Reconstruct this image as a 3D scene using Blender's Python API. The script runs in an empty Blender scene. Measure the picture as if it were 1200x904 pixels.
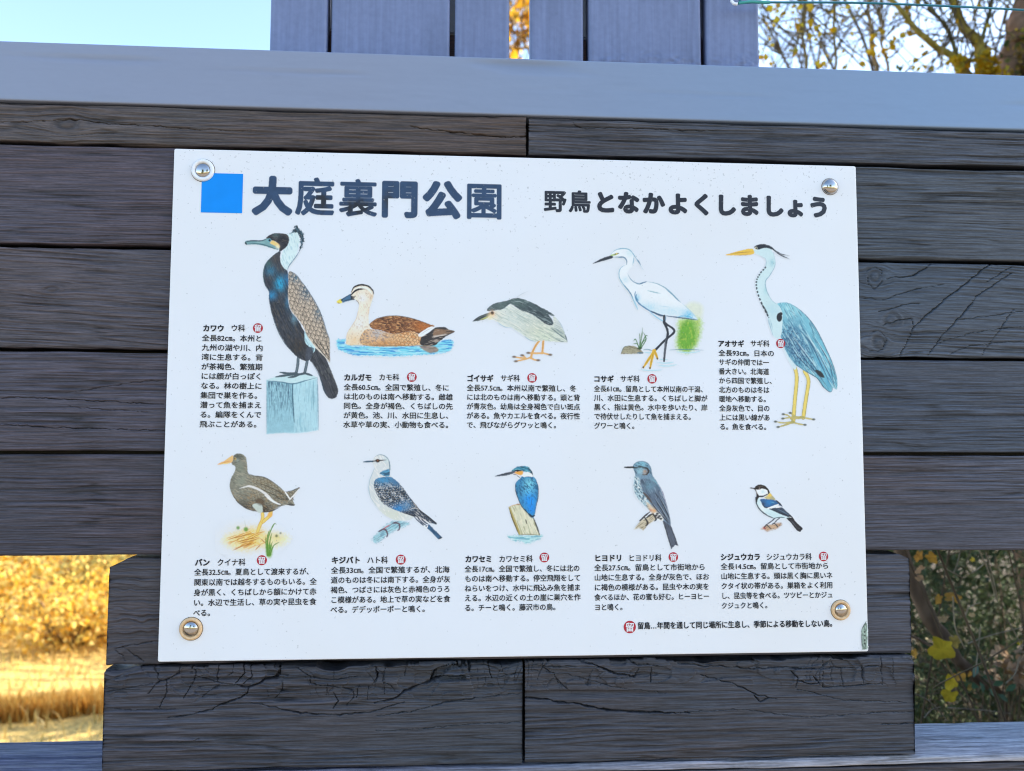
import bpy, bmesh, math, random
import numpy as np
from mathutils import Vector, Matrix

SC = bpy.context.scene
COL = SC.collection
R_ = math.radians

# ------------------------------------------------------------------ camera
CAM_YAW, CAM_PIT, CAM_ROL = 0.0624, 0.0644, 0.0033
CAM_POS = np.array([-0.072, -0.9213, -0.0399])
FPX = 900.0                                     # focal length for a 1200 px wide picture
cy, sy = math.cos(CAM_YAW), math.sin(CAM_YAW)
cp, sp = math.cos(CAM_PIT), math.sin(CAM_PIT)
fwd = np.array([sy*cp, cy*cp, sp])
rgt = np.array([cy, -sy, 0.0])
upv = np.cross(rgt, fwd)
c_, s_ = math.cos(CAM_ROL), math.sin(CAM_ROL)
ROT = np.array([c_*rgt + s_*upv, -s_*rgt + c_*upv, fwd])
cd = bpy.data.cameras.new('camera')
cam = bpy.data.objects.new('camera', cd)
COL.objects.link(cam)
cam.matrix_world = Matrix([[ROT[0][i], ROT[1][i], -ROT[2][i], CAM_POS[i]] for i in range(3)] + [[0, 0, 0, 1]])
cd.sensor_width = 36.0
cd.lens = FPX/1200*36.0
cd.clip_start, cd.clip_end = 0.05, 2000
cd.dof.use_dof = True
cd.dof.focus_distance = 0.94
cd.dof.aperture_fstop = 4.8
SC.camera = cam
SC.cycles.use_denoising = True
SC.cycles.use_adaptive_sampling = False
SC.cycles.filter_width = 1.1
SC.render.resolution_x, SC.render.resolution_y = 1024, 771

# ------------------------------------------------------------------ sky, sun, exposure
SUN_EL, SUN_AZ = R_(34), R_(79)                 # azimuth from +Y towards +X: behind the wall, to the right
w = bpy.data.worlds.new('World')
SC.world = w
w.use_nodes = True
nt = w.node_tree
sky = nt.nodes.new('ShaderNodeTexSky')
sky.sky_type = 'NISHITA'
sky.sun_disc = False
sky.sun_elevation, sky.sun_rotation = SUN_EL, SUN_AZ
sky.air_density, sky.dust_density, sky.ozone_density = 1.0, 0.9, 1.2
nt.links.new(sky.outputs[0], nt.nodes['Background'].inputs[0])
nt.nodes['Background'].inputs[1].default_value = 0.14
SC.view_settings.view_transform = 'Standard'
SC.view_settings.look = 'None'
SC.view_settings.gamma = 1.0
SC.view_settings.use_curve_mapping = False
SC.view_settings.exposure = 1.84
sv = Vector((math.sin(SUN_AZ)*math.cos(SUN_EL), math.cos(SUN_AZ)*math.cos(SUN_EL), math.sin(SUN_EL)))
ld = bpy.data.lights.new('sun', 'SUN')
ld.energy, ld.angle, ld.color = 5.0, R_(0.5), (1.0, 0.92, 0.78)
lo = bpy.data.objects.new('sun', ld)
lo.rotation_euler = sv.to_track_quat('Z', 'Y').to_euler()
lo.location = (6, 6, 8)
COL.objects.link(lo)

# ------------------------------------------------------------------ helpers
GZ = -1.54                                      # ground height (board centre is z = 0)

def un(px, py, y):
    """point on the plane at depth y seen at photograph pixel (px, py); arrays allowed -> x, z"""
    px, py = np.asarray(px, float), np.asarray(py, float)
    a, b = (px-600)/FPX, -(py-452)/FPX
    d = a[..., None]*ROT[0] + b[..., None]*ROT[1] + ROT[2]
    t = (y-CAM_POS[1])/d[..., 1]
    return CAM_POS[0]+t*d[..., 0], CAM_POS[2]+t*d[..., 2]

def P3(px, py, y):
    x, z = un(px, py, y)
    return np.array([float(x), y, float(z)])

def ground_pt(px, py):
    a, b = (px-600)/FPX, -(py-452)/FPX
    d = a*ROT[0] + b*ROT[1] + ROT[2]
    return CAM_POS + d*(GZ-CAM_POS[2])/d[2]

def lin(c):
    c = np.asarray(c, float)/255.0
    return np.where(c <= 0.04045, c/12.92, ((c+0.055)/1.055)**2.4)

BOARD_SEEN = lin((217, 231, 247))               # how a white (0.8) surface reads in this shade
def alb(c, k=0.8):
    return np.clip(lin(c)/BOARD_SEEN*k, 0.004, 0.86)

def tag(o, label=None, cat=None, group=None, kind=None):
    if label: o['label'] = label
    if cat: o['category'] = cat
    if group: o['group'] = group
    if kind: o['kind'] = kind
    return o

def empty(name, loc, label, cat, group=None):
    o = bpy.data.objects.new(name, None)
    o.empty_display_size = 0.1
    o.location = loc
    COL.objects.link(o)
    return tag(o, label, cat, group)

def wloc(p):
    v = np.zeros(3)
    while p is not None:
        v += np.array(p.location)
        p = p.parent
    return v

def mesh(name, V, F, mat, parent=None, smooth=False, colors=None, cname='col'):
    """V (n,3) world, F list/array of faces; colors per vertex (n,4) linear"""
    V = np.asarray(V, float) - wloc(parent)
    m = bpy.data.meshes.new(name)
    if isinstance(F, np.ndarray):
        k = F.shape[1]
        m.vertices.add(len(V)); m.vertices.foreach_set('co', V.astype(np.float32).ravel())
        m.loops.add(F.size); m.loops.foreach_set('vertex_index', F.astype(np.int32).ravel())
        m.polygons.add(len(F))
        m.polygons.foreach_set('loop_start', np.arange(0, F.size, k, dtype=np.int32))
        m.polygons.foreach_set('loop_total', np.full(len(F), k, dtype=np.int32))
        m.update(calc_edges=True)
    else:
        m.from_pydata([tuple(v) for v in V], [], [tuple(int(i) for i in f) for f in F])
        m.update()
    m.validate()
    if smooth:
        m.polygons.foreach_set('use_smooth', np.ones(len(m.polygons), dtype=bool))
    if colors is not None:
        at = m.attributes.new(cname, 'FLOAT_COLOR', 'POINT')
        at.data.foreach_set('color', np.asarray(colors, np.float32).ravel())
    m.materials.append(mat)
    o = bpy.data.objects.new(name, m)
    COL.objects.link(o)
    o.parent = parent
    return o

# ---- noise
def _h(i, j, s):
    n = (i.astype(np.int64)*374761393 + j.astype(np.int64)*668265263 + int(s)*982451653) & 0x7fffffff
    n = ((n ^ (n >> 13))*1274126177) & 0x7fffffff
    return ((n ^ (n >> 16)) & 0xffff)/65535.0

def vn(x, y, s=0):
    x, y = np.asarray(x, float), np.asarray(y, float)
    i, j = np.floor(x), np.floor(y)
    fx, fy = x-i, y-j
    fx, fy = fx*fx*(3-2*fx), fy*fy*(3-2*fy)
    a = _h(i, j, s)*(1-fx)+_h(i+1, j, s)*fx
    b = _h(i, j+1, s)*(1-fx)+_h(i+1, j+1, s)*fx
    return (a*(1-fy)+b*fy)*2-1

def fbm(x, y, s=0, o=3):
    r, a, t = 0, 1, 0
    for k in range(o):
        r = r+a*vn(x*2**k, y*2**k, s+k*17); t += a; a *= 0.5
    return r/t

def seg_dist(X, Y, pts):
    """distance to an open polyline, and the parameter (0..1) along it"""
    best = np.full(X.shape, 1e9); par = np.zeros(X.shape)
    n = len(pts)-1
    for k in range(n):
        ax, ay = pts[k]; bx, by = pts[k+1]
        dx, dy = bx-ax, by-ay
        L = dx*dx+dy*dy+1e-12
        t = np.clip(((X-ax)*dx+(Y-ay)*dy)/L, 0, 1)
        d = np.hypot(X-ax-t*dx, Y-ay-t*dy)
        m = d < best
        best = np.where(m, d, best); par = np.where(m, (k+t)/n, par)
    return best, par

def catmull(pts, closed=False, n=5):
    pts = [np.asarray(p, float) for p in pts]
    if len(pts) < 3: return np.array(pts)
    out = []
    N = len(pts)
    rng = range(N if closed else N-1)
    for i in rng:
        if closed:
            p0, p1, p2, p3 = pts[i-1], pts[i], pts[(i+1) % N], pts[(i+2) % N]
        else:
            p0, p1, p2, p3 = pts[max(i-1, 0)], pts[i], pts[i+1], pts[min(i+2, N-1)]
        for k in range(n):
            t = k/n
            out.append(0.5*((2*p1)+(-p0+p2)*t+(2*p0-5*p1+4*p2-p3)*t*t+(-p0+3*p1-3*p2+p3)*t**3))
    if not closed: out.append(pts[-1])
    return np.array(out)

# ---- materials
def new_mat(name):
    m = bpy.data.materials.new(name); m.use_nodes = True
    return m, m.node_tree, m.node_tree.nodes['Principled BSDF']

def N(t, kind, **kw):
    n = t.nodes.new(kind)
    for k, v in kw.items(): setattr(n, k, v)
    return n

def mat_attr(name, rough=0.6, spec=0.4, bump=0.0, bscale=(1, 1, 1), bfreq=60, bdist=0.001, cvar=0.0, metal=0.0, ramp=(0.3, 0.7), det=6):
    """colour from the mesh's own colour attribute, with a fine procedural bump"""
    m, t, b = new_mat(name)
    a = N(t, 'ShaderNodeAttribute', attribute_name='col')
    b.inputs['Roughness'].default_value = rough
    b.inputs['Specular IOR Level'].default_value = spec
    b.inputs['Metallic'].default_value = metal
    src = a.outputs['Color']
    tc = N(t, 'ShaderNodeTexCoord'); mp = N(t, 'ShaderNodeMapping')
    mp.inputs['Scale'].default_value = bscale
    t.links.new(tc.outputs['Object'], mp.inputs['Vector'])
    nz = N(t, 'ShaderNodeTexNoise'); nz.inputs['Scale'].default_value = bfreq; nz.inputs['Detail'].default_value = det
    t.links.new(mp.outputs[0], nz.inputs['Vector'])
    if cvar:
        mx = N(t, 'ShaderNodeMix', data_type='RGBA', blend_type='MULTIPLY')
        mx.inputs[0].default_value = cvar
        rp = N(t, 'ShaderNodeValToRGB')
        rp.color_ramp.elements[0].position, rp.color_ramp.elements[1].position = ramp
        rp.color_ramp.elements[0].color = (0.42, 0.42, 0.44, 1); rp.color_ramp.elements[1].color = (1.65, 1.63, 1.6, 1)
        t.links.new(nz.outputs['Fac'], rp.inputs[0])
        t.links.new(src, mx.inputs[6]); t.links.new(rp.outputs[0], mx.inputs[7])
        src = mx.outputs[2]
    t.links.new(src, b.inputs['Base Color'])
    if bump:
        bp = N(t, 'ShaderNodeBump'); bp.inputs['Strength'].default_value = bump; bp.inputs['Distance'].default_value = bdist
        t.links.new(nz.outputs['Fac'], bp.inputs['Height']); t.links.new(bp.outputs[0], b.inputs['Normal'])
    return m

def mat_plain(name, col, rough=0.5, spec=0.5, metal=0.0, var=0.15, freq=30, bump=0.2, bdist=0.002, scale=(1, 1, 1)):
    m, t, b = new_mat(name)
    tc = N(t, 'ShaderNodeTexCoord'); mp = N(t, 'ShaderNodeMapping'); mp.inputs['Scale'].default_value = scale
    nz = N(t, 'ShaderNodeTexNoise'); nz.inputs['Scale'].default_value = freq; nz.inputs['Detail'].default_value = 6
    t.links.new(tc.outputs['Object'], mp.inputs[0]); t.links.new(mp.outputs[0], nz.inputs['Vector'])
    rp = N(t, 'ShaderNodeValToRGB')
    c = np.asarray(col, float)
    rp.color_ramp.elements[0].position, rp.color_ramp.elements[1].position = 0.3, 0.7
    rp.color_ramp.elements[0].color = (*np.clip(c*(1-var), 0, 1), 1); rp.color_ramp.elements[1].color = (*np.clip(c*(1+var), 0, 1), 1)
    t.links.new(nz.outputs['Fac'], rp.inputs[0]); t.links.new(rp.outputs[0], b.inputs['Base Color'])
    b.inputs['Roughness'].default_value = rough; b.inputs['Specular IOR Level'].default_value = spec; b.inputs['Metallic'].default_value = metal
    if bump:
        bp = N(t, 'ShaderNodeBump'); bp.inputs['Strength'].default_value = bump; bp.inputs['Distance'].default_value = bdist
        t.links.new(nz.outputs['Fac'], bp.inputs['Height']); t.links.new(bp.outputs[0], b.inputs['Normal'])
    return m

def mat_leaf(name, trans=0.45, rough=0.5):
    m, t, b = new_mat(name)
    a = N(t, 'ShaderNodeAttribute', attribute_name='col')
    t.links.new(a.outputs['Color'], b.inputs['Base Color'])
    b.inputs['Roughness'].default_value = rough; b.inputs['Specular IOR Level'].default_value = 0.25
    tr = N(t, 'ShaderNodeBsdfTranslucent'); t.links.new(a.outputs['Color'], tr.inputs['Color'])
    mx = N(t, 'ShaderNodeMixShader'); mx.inputs[0].default_value = trans
    t.links.new(b.outputs[0], mx.inputs[1]); t.links.new(tr.outputs[0], mx.inputs[2])
    t.links.new(mx.outputs[0], t.nodes['Material Output'].inputs['Surface'])
    return m

M_WOOD = mat_attr('stained_wood', rough=0.62, spec=0.45, bump=0.8, bscale=(0.35, 10, 10), bfreq=80, bdist=0.0008, cvar=0.62, ramp=(0.34, 0.66), det=3)
M_CAP = mat_attr('painted_board', rough=0.42, spec=0.5, bump=0.03, bscale=(1, 4, 4), bfreq=60, bdist=0.0003, cvar=0.02)
M_PICKET = mat_attr('weathered_paint', rough=0.5, spec=0.5, bump=0.25, bscale=(1, 1, 1), bfreq=120, bdist=0.0008, cvar=0.12)
M_LEAF = mat_leaf('autumn_leaf', 0.66)
M_DARKLEAF = mat_leaf('evergreen_leaf', 0.15, 0.75)
M_BARK = mat_attr('bark', rough=0.85, spec=0.2, bump=0.6, bscale=(1, 1, 0.3), bfreq=40, bdist=0.004, cvar=0.5)

# ------------------------------------------------------------------ boards with real grain relief
def knot_warp(u, v, knots):
    t = v.copy(); K = np.zeros_like(u); rad = np.full_like(u, 9.0)
    for (kx, kz, r, el) in knots:
        dx, dz = (u-kx)/el, v-kz
        d = np.hypot(dx, dz)*(1+0.22*fbm(u*70, v*70, int(abs(kx)*1e4)+3, 2))
        t = t - 0.9*r*np.tanh(dz/(0.5*r))*np.exp(-(d/(1.8*r))**2)
        m = d < rad*1.0
        K = np.maximum(K, np.exp(-(d/r)**4))
        rad = np.where(d/r < rad, d/r, rad)
    return t, K, rad

GR = 3.8
def board(name, x0, x1, z0, z1, y0, thick, parent, mat, seed, col, amp=0.00035, freq=300, coarse=None, dx=0.0013, dz=0.0006,
          knots=(), cracks=(), tint=(), wave=0.004, slope=0.0, edge=0.0025, top_dense=False, corner=None, bits=(), colvar=0.16, micro=1.0, ydev=0.0, lf=0.0006, char=None, dark=0.70):
    """one sawn board along X: front face at y0, real relief (grain, knots, traced splits), closed on all sides"""
    xs = [x0]
    while xs[-1] < x1-1e-6:
        x = xs[-1]
        st = dx
        if abs(x) > 0.72: st = 0.03
        elif coarse and coarse[0] < x < coarse[1]: st = 0.012
        xs.append(min(x+st, x1))
    xs = np.array(xs)
    # profile: (y, z, normal_y, normal_z, s): back top -> front top -> front bottom -> back bottom
    freq = freq*1.4
    pr = []
    yb = y0+thick
    nt_ = max(2, int((thick-edge)/(dz if top_dense else 0.01)))
    for k in range(nt_): pr.append((yb-(thick-edge)*k/nt_, z1, 0, 1))
    for k in range(4):
        a = R_(90*k/4+11); pr.append((y0+edge-edge*math.sin(a), z1-edge+edge*math.cos(a), -math.sin(a), math.cos(a)))
    nf = max(2, int((z1-z0-2*edge)/dz))
    for k in range(nf+1): pr.append((y0, z1-edge-(z1-z0-2*edge)*k/nf, -1, 0))
    for k in range(4):
        a = R_(90*k/4+11); pr.append((y0+edge-edge*math.cos(a), z0+edge-edge*math.sin(a), -math.cos(a), -math.sin(a)))
    pr.append((y0+edge, z0, 0, -1)); pr.append((yb, z0, 0, -1))
    pr = np.array(pr)
    s = np.concatenate([[0], np.cumsum(np.hypot(np.diff(pr[:, 0]), np.diff(pr[:, 1])))])
    U, S = np.meshgrid(xs, s, indexing='ij')
    Zv = np.broadcast_to(pr[:, 1], U.shape).copy(); Yv = np.broadcast_to(pr[:, 0], U.shape).copy()
    v = z1 - (S - s[nt_])                     # unrolled coordinate
    t, K, rad = knot_warp(U, v, knots)
    t = t + slope*U + wave*fbm(U*2.2, v*9, seed+1, 3) + wave*0.25*fbm(U*9, v*30, seed+2, 2)
    g1 = vn(U*9, t*freq, seed+3); g2 = vn(U*24, t*freq*1.9, seed+4); g3 = vn(U*3, t*freq*0.3, seed+5); g4 = vn(U*14+7, t*freq*1.35, seed+6)
    zone = np.clip(0.75+0.7*fbm(U*4, v*26, seed+7, 2), 0.25, 1.4)
    n1 = vn(U*5+3, t*freq*0.42, seed+51); n2 = vn(U*9+1, t*freq*0.75, seed+52)
    gr1 = np.clip(1-np.abs(n1)/0.16, 0, 1)*np.clip(0.5+0.9*vn(U*11, t*freq*0.2, seed+53), 0, 1)
    gr2 = np.clip(1-np.abs(n2)/0.20, 0, 1)*np.clip(0.35+0.9*vn(U*16, t*freq*0.3, seed+54), 0, 1)
    groove = np.maximum(gr1, 0.8*gr2)*zone
    ridge = zone*(0.36*g1+0.40*g2*micro+0.40*g4)+0.10*g3-0.75*groove
    groove = groove*(1-K)
    rings = np.sin(rad*9+1.5*fbm(U*60, v*60, seed+6, 2))
    ridge = ridge*(1-K)+rings*0.32*K
    fade = np.clip((S-s[nt_]+0.004)/0.004, 0, 1) if not top_dense else 1.0
    h = GR*amp*ridge*fade + lf*fbm(U*6, v*12, seed+8, 2)*fade
    # long natural checks following the grain
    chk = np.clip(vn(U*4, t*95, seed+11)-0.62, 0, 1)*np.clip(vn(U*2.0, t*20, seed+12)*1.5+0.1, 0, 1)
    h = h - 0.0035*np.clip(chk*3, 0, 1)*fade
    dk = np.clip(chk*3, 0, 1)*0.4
    chm = 0.0
    if char is not None:                       # charred, blocky band along the top edge
        cm = np.clip((v-char)/0.012+0.6*fbm(U*14, v*20, seed+61, 2), 0, 1)
        blk = fbm(U*55, v*75, seed+62, 3)
        ck = np.maximum(np.clip(1-np.abs(vn(U*75+4*vn(U*30, v*30, seed+63), v*22, seed+64))/0.06, 0, 1)*np.clip(vn(U*25, v*25, seed+65)*2+0.1, 0, 1),
                        np.clip(1-np.abs(vn(U*20, v*95, seed+66))/0.07, 0, 1)*np.clip(vn(U*22, v*30, seed+67)*2, 0, 1))
        slab = np.round(2.4*fbm(U*26, v*46, seed+68, 2))/2.4
        Zv = Zv-np.clip(fbm(U*32, U*0+seed, seed+69, 2)-0.1, 0, 1)*0.008*np.clip((v-char-0.02)/0.02, 0, 1)
        h = h+cm*(0.0012*blk-0.0022*ck+0.0046*slab)*fade; chm = cm*np.clip(0.35-0.75*slab+0.5*blk, 0, 1); dk = np.maximum(dk, 0.35*ck*cm)
    for (pts, wd, dep) in cracks:
        cxs, czs = un([p[0] for p in pts], [p[1] for p in pts], y0)
        pl = list(zip(cxs, czs))
        i0, i1 = np.searchsorted(xs, cxs.min()-0.01), np.searchsorted(xs, cxs.max()+0.01)
        if i1 <= i0: continue
        uu, vv = U[i0:i1], v[i0:i1]
        jit = 0.0016*fbm(uu*150, vv*150, seed+21, 3)
        d, par = seg_dist(uu+jit, vv+0.0016*fbm(uu*150+9, vv*150, seed+23, 3), pl)
        wloc_ = wd*0.6*(0.35+0.65*np.sin(np.clip(par, 0.03, 0.97)*math.pi)**0.6)*(0.7+0.5*vn(uu*90, vv*90, seed+22))
        e = np.exp(-(d/np.maximum(wloc_, 2e-4))**2)
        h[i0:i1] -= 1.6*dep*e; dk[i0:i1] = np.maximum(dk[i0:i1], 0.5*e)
    for (pts, dep) in bits:                    # broken out pieces: closed outlines set back
        cxs, czs = un([p[0] for p in pts], [p[1] for p in pts], y0)
        pl = list(zip(cxs, czs)); pl.append(pl[0])
        ins = inside(U, v, pl)
        h = h - dep*ins
    Yv = Yv + pr[:, 2]*h + ydev*(U-x0); Zv = Zv + pr[:, 3]*h
    if corner:
        for (cx_, side, wz, wx) in corner:     # chipped top corner: cx_ end x, side -1/+1, depth wz, width wx
            lim = z1 - wz*np.clip(1-(U-cx_)*(-side)/wx, 0, 1)**0.8
            Zv = np.minimum(Zv, lim)
    n, m = U.shape
    V = np.stack([U, Yv, Zv], -1).reshape(-1, 3)
    idx = np.arange(n*m).reshape(n, m)
    F = np.stack([idx[:-1, :-1], idx[1:, :-1], idx[1:, 1:], idx[:-1, 1:]], -1).reshape(-1, 4)
    bk = np.stack([idx[:-1, -1], idx[1:, -1], idx[1:, 0], idx[:-1, 0]], -1)
    F = np.concatenate([F, bk])
    # end caps as strips between front profile and a mirrored row
    caps = []
    for r, fl in ((0, 1), (n-1, 0)):
        a = idx[r]
        for k in range(m//2-1):
            q = [a[k], a[k+1], a[m-2-k], a[m-1-k]]
            caps.append(q if fl == 0 else q[::-1])
    F = np.concatenate([F, np.array(caps)])
    base = np.broadcast_to(alb(col)*(dark if mat is M_WOOD else 1.0), (n, m, 3)).copy()
    lo_ = 0.5*fbm(U*3, v*8, seed+31, 3)+0.5*fbm(U*7, t*60, seed+32, 2)
    cs = min(1.0, colvar/0.16)
    base *= np.clip(1+colvar*1.0*lo_+colvar*2.9*ridge-0.45*cs*groove+cs*0.16*vn(U*260, t*1500, seed+41), 0.3, 2)[..., None]
    hue = fbm(U*5+3, v*14, seed+33, 3)[..., None]
    base *= 1+cs*hue*np.array([0.14, 0.0, -0.08])
    for (tx0, tx1, tc) in tint:                # broad change of colour along the board
        k = np.clip((U-tx0)/(tx1-tx0), 0, 1)[..., None]
        base = base*(1-k) + base*k*(alb(tc)/alb(col))
    if char is not None: base = base*(1-0.45*chm[..., None])+0.45*chm[..., None]*np.array([0.030, 0.027, 0.028])
    base *= (1-0.55*dk*1.0)[..., None]  # splits painted darker: dirt plus the shade of their recesses
    base = base*(1-0.25*K[..., None])
    C = np.concatenate([np.clip(base, 0.004, 0.9), np.ones((n, m, 1))], -1).reshape(-1, 4)
    return mesh(name, V, F, mat, parent, smooth=True, colors=C)

def inside(X, Y, pl):
    r = np.zeros(X.shape, bool)
    for (ax, ay), (bx, by) in zip(pl[:-1], pl[1:]):
        c = (ay > Y) != (by > Y)
        r ^= c & (X < (bx-ax)*(Y-ay)/((by-ay) if by != ay else 1e-12)+ax)
    return r

# ------------------------------------------------------------------ ground
def grid(name, xs, ys, zf, mat, colf, parent=None):
    X, Y = np.meshgrid(xs, ys, indexing='ij')
    Zg = zf(X, Y)
    n, m = X.shape
    idx = np.arange(n*m).reshape(n, m)
    F = np.stack([idx[:-1, :-1], idx[1:, :-1], idx[1:, 1:], idx[:-1, 1:]], -1).reshape(-1, 4)
    C = np.concatenate([colf(X, Y), np.ones((n, m, 1))], -1).reshape(-1, 4)
    return mesh(name, np.stack([X, Y, Zg], -1).reshape(-1, 3), F, mat, parent, True, C)

M_GROUND = mat_attr('leaf_litter_soil', rough=0.9, spec=0.15, bump=0.6, bfreq=45, bdist=0.02, cvar=0.7)
def g_axis(lo_, hi, near, st):
    a = list(np.arange(-near, near+1e-6, st))
    far = [near*1.5**k for k in range(1, 14)]
    far = [f for f in far if f < hi]+[hi]
    return np.array([-f for f in far[::-1]]+a+far)
def ground_z(X, Y):
    k = np.clip(1-np.hypot(X, Y)/14, 0, 1)
    bank = 0.13*np.clip(Y-4.75, 0, 9)*np.clip((-X-0.6)/1.2, 0, 1)
    return GZ+bank+0.03*fbm(X*1.3, Y*1.3, 5, 3)*k
def ground_c(X, Y):
    n = fbm(X*1.1, Y*1.1, 8, 4)[..., None]; n2 = fbm(X*4, Y*4, 9, 3)[..., None]
    soil = np.array([0.16, 0.12, 0.08]); dry = np.array([0.58, 0.40, 0.13]); green = np.array([0.07, 0.085, 0.03])
    k = np.clip((-(X+0.3)/0.8), 0, 1)[..., None]*np.clip((Y-1.0)/1.5, 0, 1)[..., None]
    c = soil*(1+0.35*n2)
    c = c*(1-k)+k*dry*(1+0.3*n+0.2*n2)
    bounce = np.clip((-1.2-Y)/0.8, 0, 1)[..., None]*np.clip((9+Y)/2, 0, 1)[..., None]  # paler ground added on the open side to bounce light onto the sign
    c = c*(1-bounce)+bounce*np.array([0.19, 0.17, 0.15])*(1+0.12*n2)
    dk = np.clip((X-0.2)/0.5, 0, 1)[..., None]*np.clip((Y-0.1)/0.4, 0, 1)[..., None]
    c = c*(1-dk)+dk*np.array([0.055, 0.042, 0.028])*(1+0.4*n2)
    f = np.clip((np.hypot(X, Y)-14)/20, 0, 1)[..., None]
    c = c*(1-f)+f*(green*(1-0.4*n)+0.3*dry)
    return np.clip(c, 0.01, 0.8)
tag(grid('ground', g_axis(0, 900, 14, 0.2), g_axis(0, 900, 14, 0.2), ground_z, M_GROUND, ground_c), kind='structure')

# ------------------------------------------------------------------ the timber wall
WALL = empty('timber_wall', (0, 0.03, GZ), 'charcoal stained timber wall of horizontal planks under a blue grey cap, holding the bird sign', 'wall')
PY = 0.008
def Z7(*p): return [(120+.28333*a, 740+.28333*b) for a, b in p]
def Z8(*p): return [(440+.28333*a, 740+.28333*b) for a, b in p]
def Z9(*p): return [(800+.33642*a, 600+.33642*b) for a, b in p]
def Z4(*p): return [(1000+.26560*a, 180+.26560*b) for a, b in p]
def ZL(*p): return [(.25*a, 100+.25*b) for a, b in p]
def ZT(*p): return [(300+.28333*a, .28333*b) for a, b in p]
def ZU(*p): return [(560+.28333*a, .28333*b) for a, b in p]
def Z6(*p): return [(.28761*a, 400+.28761*b) for a, b in p]
def ZK(*p): return [(.33642*a, 600+.33642*b) for a, b in p]
WX = 1.62
def kn(px, py, r, el=1.4):
    x, z = un(px, py, PY); return (float(x), float(z), r, el)
hide = (-0.405, 0.405)
C_L, C_R = (80, 78, 92), (72, 84, 102)
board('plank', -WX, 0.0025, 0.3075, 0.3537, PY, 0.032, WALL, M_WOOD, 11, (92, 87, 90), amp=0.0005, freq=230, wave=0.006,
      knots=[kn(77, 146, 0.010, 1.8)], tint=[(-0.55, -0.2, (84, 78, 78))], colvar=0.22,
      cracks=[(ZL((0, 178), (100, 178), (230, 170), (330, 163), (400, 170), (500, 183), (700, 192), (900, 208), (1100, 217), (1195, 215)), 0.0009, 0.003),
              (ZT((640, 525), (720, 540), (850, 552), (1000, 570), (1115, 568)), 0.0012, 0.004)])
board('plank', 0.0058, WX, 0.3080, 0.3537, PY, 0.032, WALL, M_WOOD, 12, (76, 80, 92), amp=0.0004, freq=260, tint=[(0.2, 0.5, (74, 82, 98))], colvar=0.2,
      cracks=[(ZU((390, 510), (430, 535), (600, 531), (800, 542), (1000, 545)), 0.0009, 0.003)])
board('plank', -WX, WX, 0.1845, 0.3035, PY, 0.032, WALL, M_WOOD, 13, (84, 80, 94), amp=0.00032, freq=330, coarse=hide, tint=[(0, 0.4, (72, 84, 100))])
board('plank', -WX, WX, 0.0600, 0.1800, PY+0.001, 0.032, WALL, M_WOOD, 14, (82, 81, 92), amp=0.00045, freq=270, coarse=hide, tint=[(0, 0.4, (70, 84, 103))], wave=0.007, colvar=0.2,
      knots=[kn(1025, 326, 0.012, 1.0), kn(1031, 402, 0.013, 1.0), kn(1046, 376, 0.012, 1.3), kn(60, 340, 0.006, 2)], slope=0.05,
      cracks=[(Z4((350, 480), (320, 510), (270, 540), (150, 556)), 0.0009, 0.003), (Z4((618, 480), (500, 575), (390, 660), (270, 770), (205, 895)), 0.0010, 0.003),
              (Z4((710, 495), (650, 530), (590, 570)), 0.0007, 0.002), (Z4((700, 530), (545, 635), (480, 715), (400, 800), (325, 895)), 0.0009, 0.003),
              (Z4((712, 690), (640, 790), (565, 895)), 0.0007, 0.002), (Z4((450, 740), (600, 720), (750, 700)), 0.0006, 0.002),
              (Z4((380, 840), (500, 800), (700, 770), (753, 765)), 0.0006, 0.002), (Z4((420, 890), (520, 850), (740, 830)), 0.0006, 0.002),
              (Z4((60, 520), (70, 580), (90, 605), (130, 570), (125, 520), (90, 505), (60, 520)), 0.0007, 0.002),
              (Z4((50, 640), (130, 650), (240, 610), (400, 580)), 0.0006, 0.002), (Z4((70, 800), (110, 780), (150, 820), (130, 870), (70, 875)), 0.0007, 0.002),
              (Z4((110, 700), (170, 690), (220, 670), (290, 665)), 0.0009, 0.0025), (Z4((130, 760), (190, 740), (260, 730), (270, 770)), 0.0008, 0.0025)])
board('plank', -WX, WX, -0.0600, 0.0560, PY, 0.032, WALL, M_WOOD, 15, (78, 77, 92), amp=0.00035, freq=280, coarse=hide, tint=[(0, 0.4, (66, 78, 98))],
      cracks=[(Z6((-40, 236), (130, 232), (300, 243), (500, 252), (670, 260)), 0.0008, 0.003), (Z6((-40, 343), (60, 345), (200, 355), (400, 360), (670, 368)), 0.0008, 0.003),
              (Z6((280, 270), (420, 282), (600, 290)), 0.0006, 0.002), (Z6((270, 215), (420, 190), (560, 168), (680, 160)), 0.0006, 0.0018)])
board('plank', -WX, WX, -0.1810, -0.0640, PY+0.0005, 0.032, WALL, M_WOOD, 16, (74, 73, 87), amp=0.00036, freq=310, coarse=hide, tint=[(0, 0.4, (74, 78, 95))])
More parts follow.
